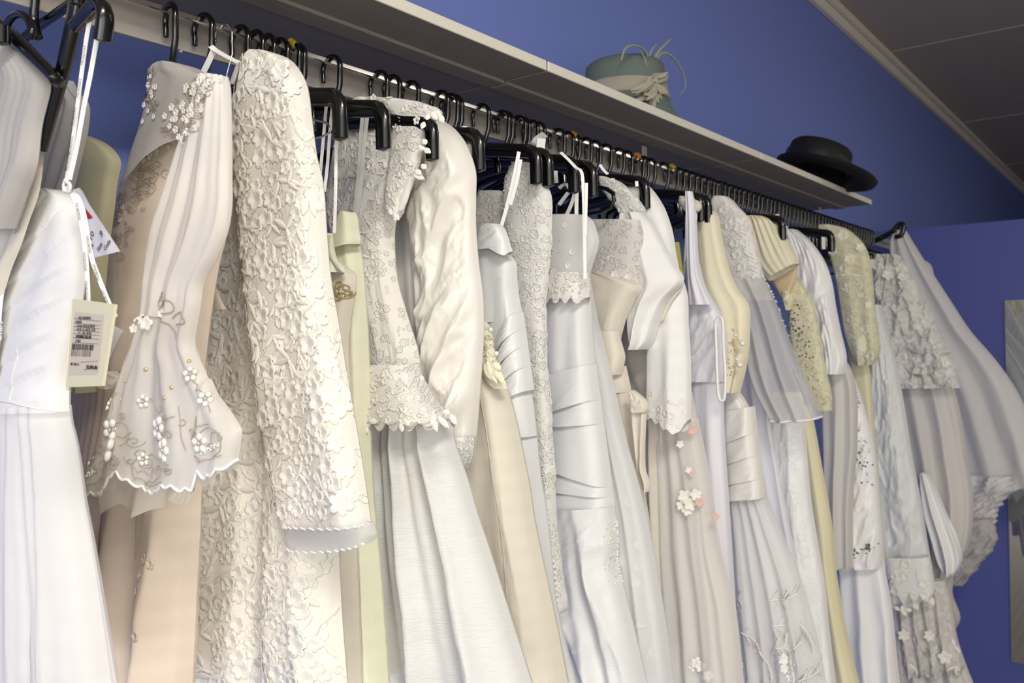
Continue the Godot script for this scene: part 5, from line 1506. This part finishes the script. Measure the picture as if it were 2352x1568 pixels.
func hanger_meshes() -> void:
	# origin at the top of the rail; the hanger lies across it
	var p := PackedVector3Array([Vector3(0, -0.098, 0), Vector3(0, -0.085, 0.001), Vector3(0, -0.068, 0.009), Vector3(0, -0.045, 0.0185)])
	p.append_array(arc(Vector3(0, -0.0165, 0), 0.0205, -0.25, PI * 1.12, 14))
	p.append(Vector3(0, -0.034, -0.0195))
	var b := Buf.new()
	b.tube(p, 0.0048, 0.004, 8)
	hook_mesh.plastic = b.mesh()
	# moulded arms with dropped ends, oval in section
	b = Buf.new()
	p = PackedVector3Array()
	for i in 17:
		var f := i / 16.0
		var z := lerpf(0.0, 0.195, f)
		p.append(Vector3(0, -0.105 - 0.028 * pow(f, 1.3), z))
	p.append_array(PackedVector3Array([Vector3(0, -0.1365, 0.203), Vector3(0, -0.143, 0.2085), Vector3(0, -0.152, 0.2105), Vector3(0, -0.165, 0.2105), Vector3(0, -0.19, 0.2105)]))
	for s in [1.0, -1.0]:
		var m := PackedVector3Array()
		for v in p:
			m.append(Vector3(v.x, v.y, v.z * s))
		b.tube(m, 0.0135, 0.012, 10, 0.72, Vector3.UP)
	b.ball(Vector3(0, -0.1, 0), 0.015, 10, 0.9)
	hook_mesh.arms = b.mesh()
	# the same with short arms, for narrow garments
	b = Buf.new()
	for s in [1.0, -1.0]:
		b.tube(PackedVector3Array([Vector3(0, -0.105, 0), Vector3(0, -0.107, 0.03 * s), Vector3(0, -0.114, 0.07 * s), Vector3(0, -0.122, 0.098 * s), Vector3(0, -0.131, 0.105 * s), Vector3(0, -0.155, 0.106 * s)]), 0.0105, 0.008, 10, 0.62, Vector3.UP)
	b.ball(Vector3(0, -0.1, 0), 0.015, 10, 0.9)
	hook_mesh.short = b.mesh()
	# thin tubular suit hanger with a lower bar
	b = Buf.new()
	p = PackedVector3Array()
	for s in [-1.0, 1.0]:
		p = PackedVector3Array([Vector3(0, -0.1, 0), Vector3(0, -0.112, 0.04 * s), Vector3(0, -0.15, 0.15 * s), Vector3(0, -0.166, 0.2 * s), Vector3(0, -0.176, 0.214 * s), Vector3(0, -0.19, 0.216 * s), Vector3(0, -0.203, 0.206 * s), Vector3(0, -0.209, 0.185 * s), Vector3(0, -0.212, 0.1 * s), Vector3(0, -0.212, 0)])
		b.tube(p, 0.0045, 0.004, 8)
	hook_mesh.thin = b.mesh()
	b = Buf.new()
	p = PackedVector3Array([Vector3(0, -0.1, 0), Vector3(0, -0.07, 0.006), Vector3(0, -0.045, 0.018)])
	p.append_array(arc(Vector3(0, -0.0165, 0), 0.0182, -0.2, PI * 1.1, 14))
	b.tube(p, 0.0016, 0.0016, 6)
	hook_mesh.wire = b.mesh()
	b = Buf.new()
	for s in [-1.0, 1.0]:
		b.tube(PackedVector3Array([Vector3(0, -0.1, 0), Vector3(0, -0.115, 0.04 * s), Vector3(0, -0.17, 0.2 * s), Vector3(0, -0.182, 0.205 * s), Vector3(0, -0.186, 0.19 * s), Vector3(0, -0.186, 0)]), 0.0016, 0.0016, 6)
	hook_mesh.wire_arms = b.mesh()
	b = Buf.new()
	b.tube(PackedVector3Array([Vector3(0, -0.002, 0.012), Vector3(0, 0.007, 0.002), Vector3(0, 0.002, -0.01)]), 0.0062, 0.0062, 8)
	hook_mesh.marker = b.mesh()

func hanger(x: float, yaw: float, kind: String, label: String, marker := "") -> void:
	var t := thing("clothes_hanger", label, "hanger", Vector3(x, RAIL_Y + 0.0002, RAIL_Z), "hangers on the rail")
	t.rotation.y = deg_to_rad(yaw)
	put(t, "hook", hook_mesh.wire if kind == "wire" else hook_mesh.plastic, M.wire if kind == "wire" else M.black_plastic)
	put(t, "arms", {"plastic": hook_mesh.arms, "short": hook_mesh.short, "thin": hook_mesh.thin, "wire": hook_mesh.wire_arms}[kind], M.wire if kind == "wire" else M.black_plastic)
	if marker:
		put(t, "size_marker", hook_mesh.marker, M["marker_" + marker])

func hangers() -> void:
	hanger_meshes()
	var plain := "glossy black plastic hanger, one of many hooked close together on the rail"
	var told := {
		0: "black hanger carrying the champagne bell sleeve dress", 1: "black hanger whose bare arm reaches into the ivory lace dress", 2: "silver wire hanger with a white strip knotted to it",
		3: "black hanger with a dropped end level with the ribbons of the cream cowl dress", 4: "black hanger with a dropped end in front of the lace bodice", 5: "black hanger with its end showing through the scalloped cap sleeve",
		6: "black hanger with a dropped end just past the ivory puff sleeve", 7: "black hanger with long arm across the top of the beaded sleeve", 8: "black hanger with its end low beside the beaded sleeve",
		9: "black hanger whose dropped end hangs over the sheer yoke dress", 10: "black hanger with a dropped end at the ribbon loop above the sheer yoke", 11: "black hanger with its end inside the ivory jacket shoulder",
		12: "black hanger above the halter strap", 13: "black hanger showing in the neck of the ivory high necked dress", 14: "black hanger beside the pale yellow puff sleeve", 15: "black hanger with a dropped end on the pale yellow lace dress",
	}
	# place on the rail, turn, kind, marker
	near_hangers()
	var list := [[0.672, -14.0, "short", ""], [0.722, 2.0, "short", ""], [0.755, 4.0, "wire", ""]]
	var ends := [0.782, 0.852, 0.955, 1.06, 1.215, 1.255, 1.335, 1.4, 1.6, 1.86, 1.9, 2.4, 2.83]      # hangers whose dropped ends stick out between the dresses
	for e in ends:
		list.append([e, rng.randf_range(-2, 2), "plastic", "", e])
	list.append([rail_x(668), 0.0, "short", "yellow"])
	list.append([rail_x(1314), 2.0, "short", "orange"])
	list.append([rail_x(1462), 3.0, "short", "orange"])
	list.append([rail_x(1542), 3.0, "short", "yellow"])
	list.append([1.47, 0.0, "thin", ""])
	list.append([3.56, 3.0, "thin", ""])
	for p in [585, 612, 680, 748, 900, 942, 1010, 1032, 1160, 1188, 1218, 1234, 1286, 1300, 1342, 1362, 1388, 1432, 1474, 1490, 1520]:
		var taken := false
		for e in ends:
			taken = taken or absf(e - rail_x(p)) < 0.012
		if not taken:
			list.append([rail_x(p), rng.randf_range(-4, 4), "short", ""])
	var x := rail_x(1556)
	while x < 4.1:
		if absf(x - 1.86) > 0.02 and absf(x - 1.9) > 0.02 and absf(x - 2.4) > 0.02 and absf(x - 2.83) > 0.02 and absf(x - 3.56) > 0.02:
			list.append([x, rng.randf_range(-6, 6), "short", ""])
		x += rng.randf_range(0.03, 0.044)
	var near := [[0.74, "ivory lace sleeve dress"], [0.9, "pale green cream collar dress"], [0.98, "lace bodice dress"], [1.08, "ivory puff sleeve dress"], [1.2, "pale blue strapless dress"], [1.28, "beaded sleeve dress"], [1.38, "sheer yoke dress"], [1.5, "cream sash dress"], [1.62, "scalloped ivory jacket"], [1.82, "lilac halter dress"], [1.95, "ivory brooch dress"], [2.2, "organza bell sleeve dress"], [2.45, "pale yellow puff sleeve dress"], [2.7, "white puff sleeve dress"], [3.05, "yellow lace sleeve dress"], [3.3, "dress with lace bordered hem"], [3.6, "frilled collar dress"], [3.9, "veil dress at the end"]]
	var counts := {}
	for i in list.size():
		var l: Array = list[i]
		var label: String = told.get(i, plain)
		if label == plain:
			var best := 0
			for k in near.size():
				if absf(near[k][0] - l[0]) < absf(near[best][0] - l[0]):
					best = k
			counts[best] = counts.get(best, 0) + 1
			label = "glossy black plastic hanger, %s hook above the %s" % [["first", "second", "third", "fourth", "fifth", "sixth", "seventh", "eighth", "ninth", "tenth", "eleventh", "twelfth", "thirteenth", "fourteenth", "fifteenth"][mini(counts[best] - 1, 14)], near[best][1]]
		if l[2] == "thin":
			label = "thin black tubular hanger with lower bar, at the lace collared jacket" if l[0] < 3.0 else "thin black tubular hanger with lower bar, at the far end of the rail"
		elif l[3] == "orange":
			label = "black hanger with an orange size marker on its hook, first of two" if l[0] < 1.75 else "black hanger with an orange size marker, deeper in the crowd of hooks"
		elif l[3] == "yellow":
			label = "black hanger with a yellow size marker, close to the ivory lace dress" if l[0] < 1.2 else "black hanger with a yellow size marker among the far hooks"
		hanger(l[0], l[1], l[2], label, l[3])

func near_hangers() -> void:
	# the two nearest hangers stand turned and tilted
	var t := tag(thing("clothes_hanger", "", ""), "black plastic hanger carrying the grey tulle veil, nearest on the rail", "hanger", "hangers on the rail")
	var b := Buf.new()
	b.tube(line("10,92 16,58 30,38 46,32 64,44 74,70 70,86", 0.43, 5), 0.0042, 0.0042, 8)
	put(t, "hook", b.mesh(), M.black_plastic)
	b = Buf.new()
	b.tube(line("-60,30 -10,52 30,86 70,124 105,158 132,186", 0.44, 5), 0.0125, 0.0095, 10, 0.7)
	b.tube(line("4,60 4,100", 0.42, 5), 0.0085, 0.0085, 10)
	put(t, "arms", b.mesh(), M.black_plastic)
	t = tag(thing("clothes_hanger", "", ""), "black plastic hanger turned towards the camera with two printed ribbons on its end", "hanger", "hangers on the rail")
	b = Buf.new()
	b.tube(line("176,10 178,-30 186,-60 200,-70", 0.452, 5), 0.006, 0.0045, 8)
	put(t, "hook", b.mesh(), M.black_plastic)
	b = Buf.new()
	b.tube(line("180,-6 168,60 150,140 124,240 96,342", 0.456, 5), 0.0108, 0.0075, 10, 0.8)
	b.tube(line("172,62 192,40 212,18 226,10 236,16 241,34 240,60 236,94", 0.448, 5), 0.0075, 0.0102, 10, 0.8)
	put(t, "arms", b.mesh(), M.black_plastic)
	t = tag(thing("clothes_hanger", "", ""), "black hanger with slanting bare arm behind the two nearest hangers", "hanger", "hangers on the rail")
	b = Buf.new()
	b.tube(line("84,-30 80,10 78,50 88,86", 0.5, 5), 0.0055, 0.0055, 8)
	put(t, "hook", b.mesh(), M.black_plastic)
	b = Buf.new()
	b.tube(line("58,86 100,52 164,8 200,-20", 0.515, 5), 0.0062, 0.0062, 8)
	put(t, "arms", b.mesh(), M.black_plastic)
	t = tag(thing("clothes_hanger", "", ""), "black clip hanger end with square eye at the far end of the rail", "hanger", "hangers on the rail")
	b = Buf.new()
	b.tube(line("1996,556 2020,548 2050,532 2066,522", 4.2, 5), 0.014, 0.011, 8)
	put(t, "arms", b.mesh(), M.black_plastic)
	b = Buf.new()
	b.tube(line("2052,530 2066,514 2076,520 2070,540 2056,544", 4.18, 5), 0.011, 0.011, 8)
	put(t, "clip", b.mesh(), M.black_plastic)
	b = Buf.new()
	b.tube(line("1990,560 1992,536 1998,528", 4.2, 5), 0.009, 0.009, 8)
	put(t, "hook", b.mesh(), M.black_plastic)
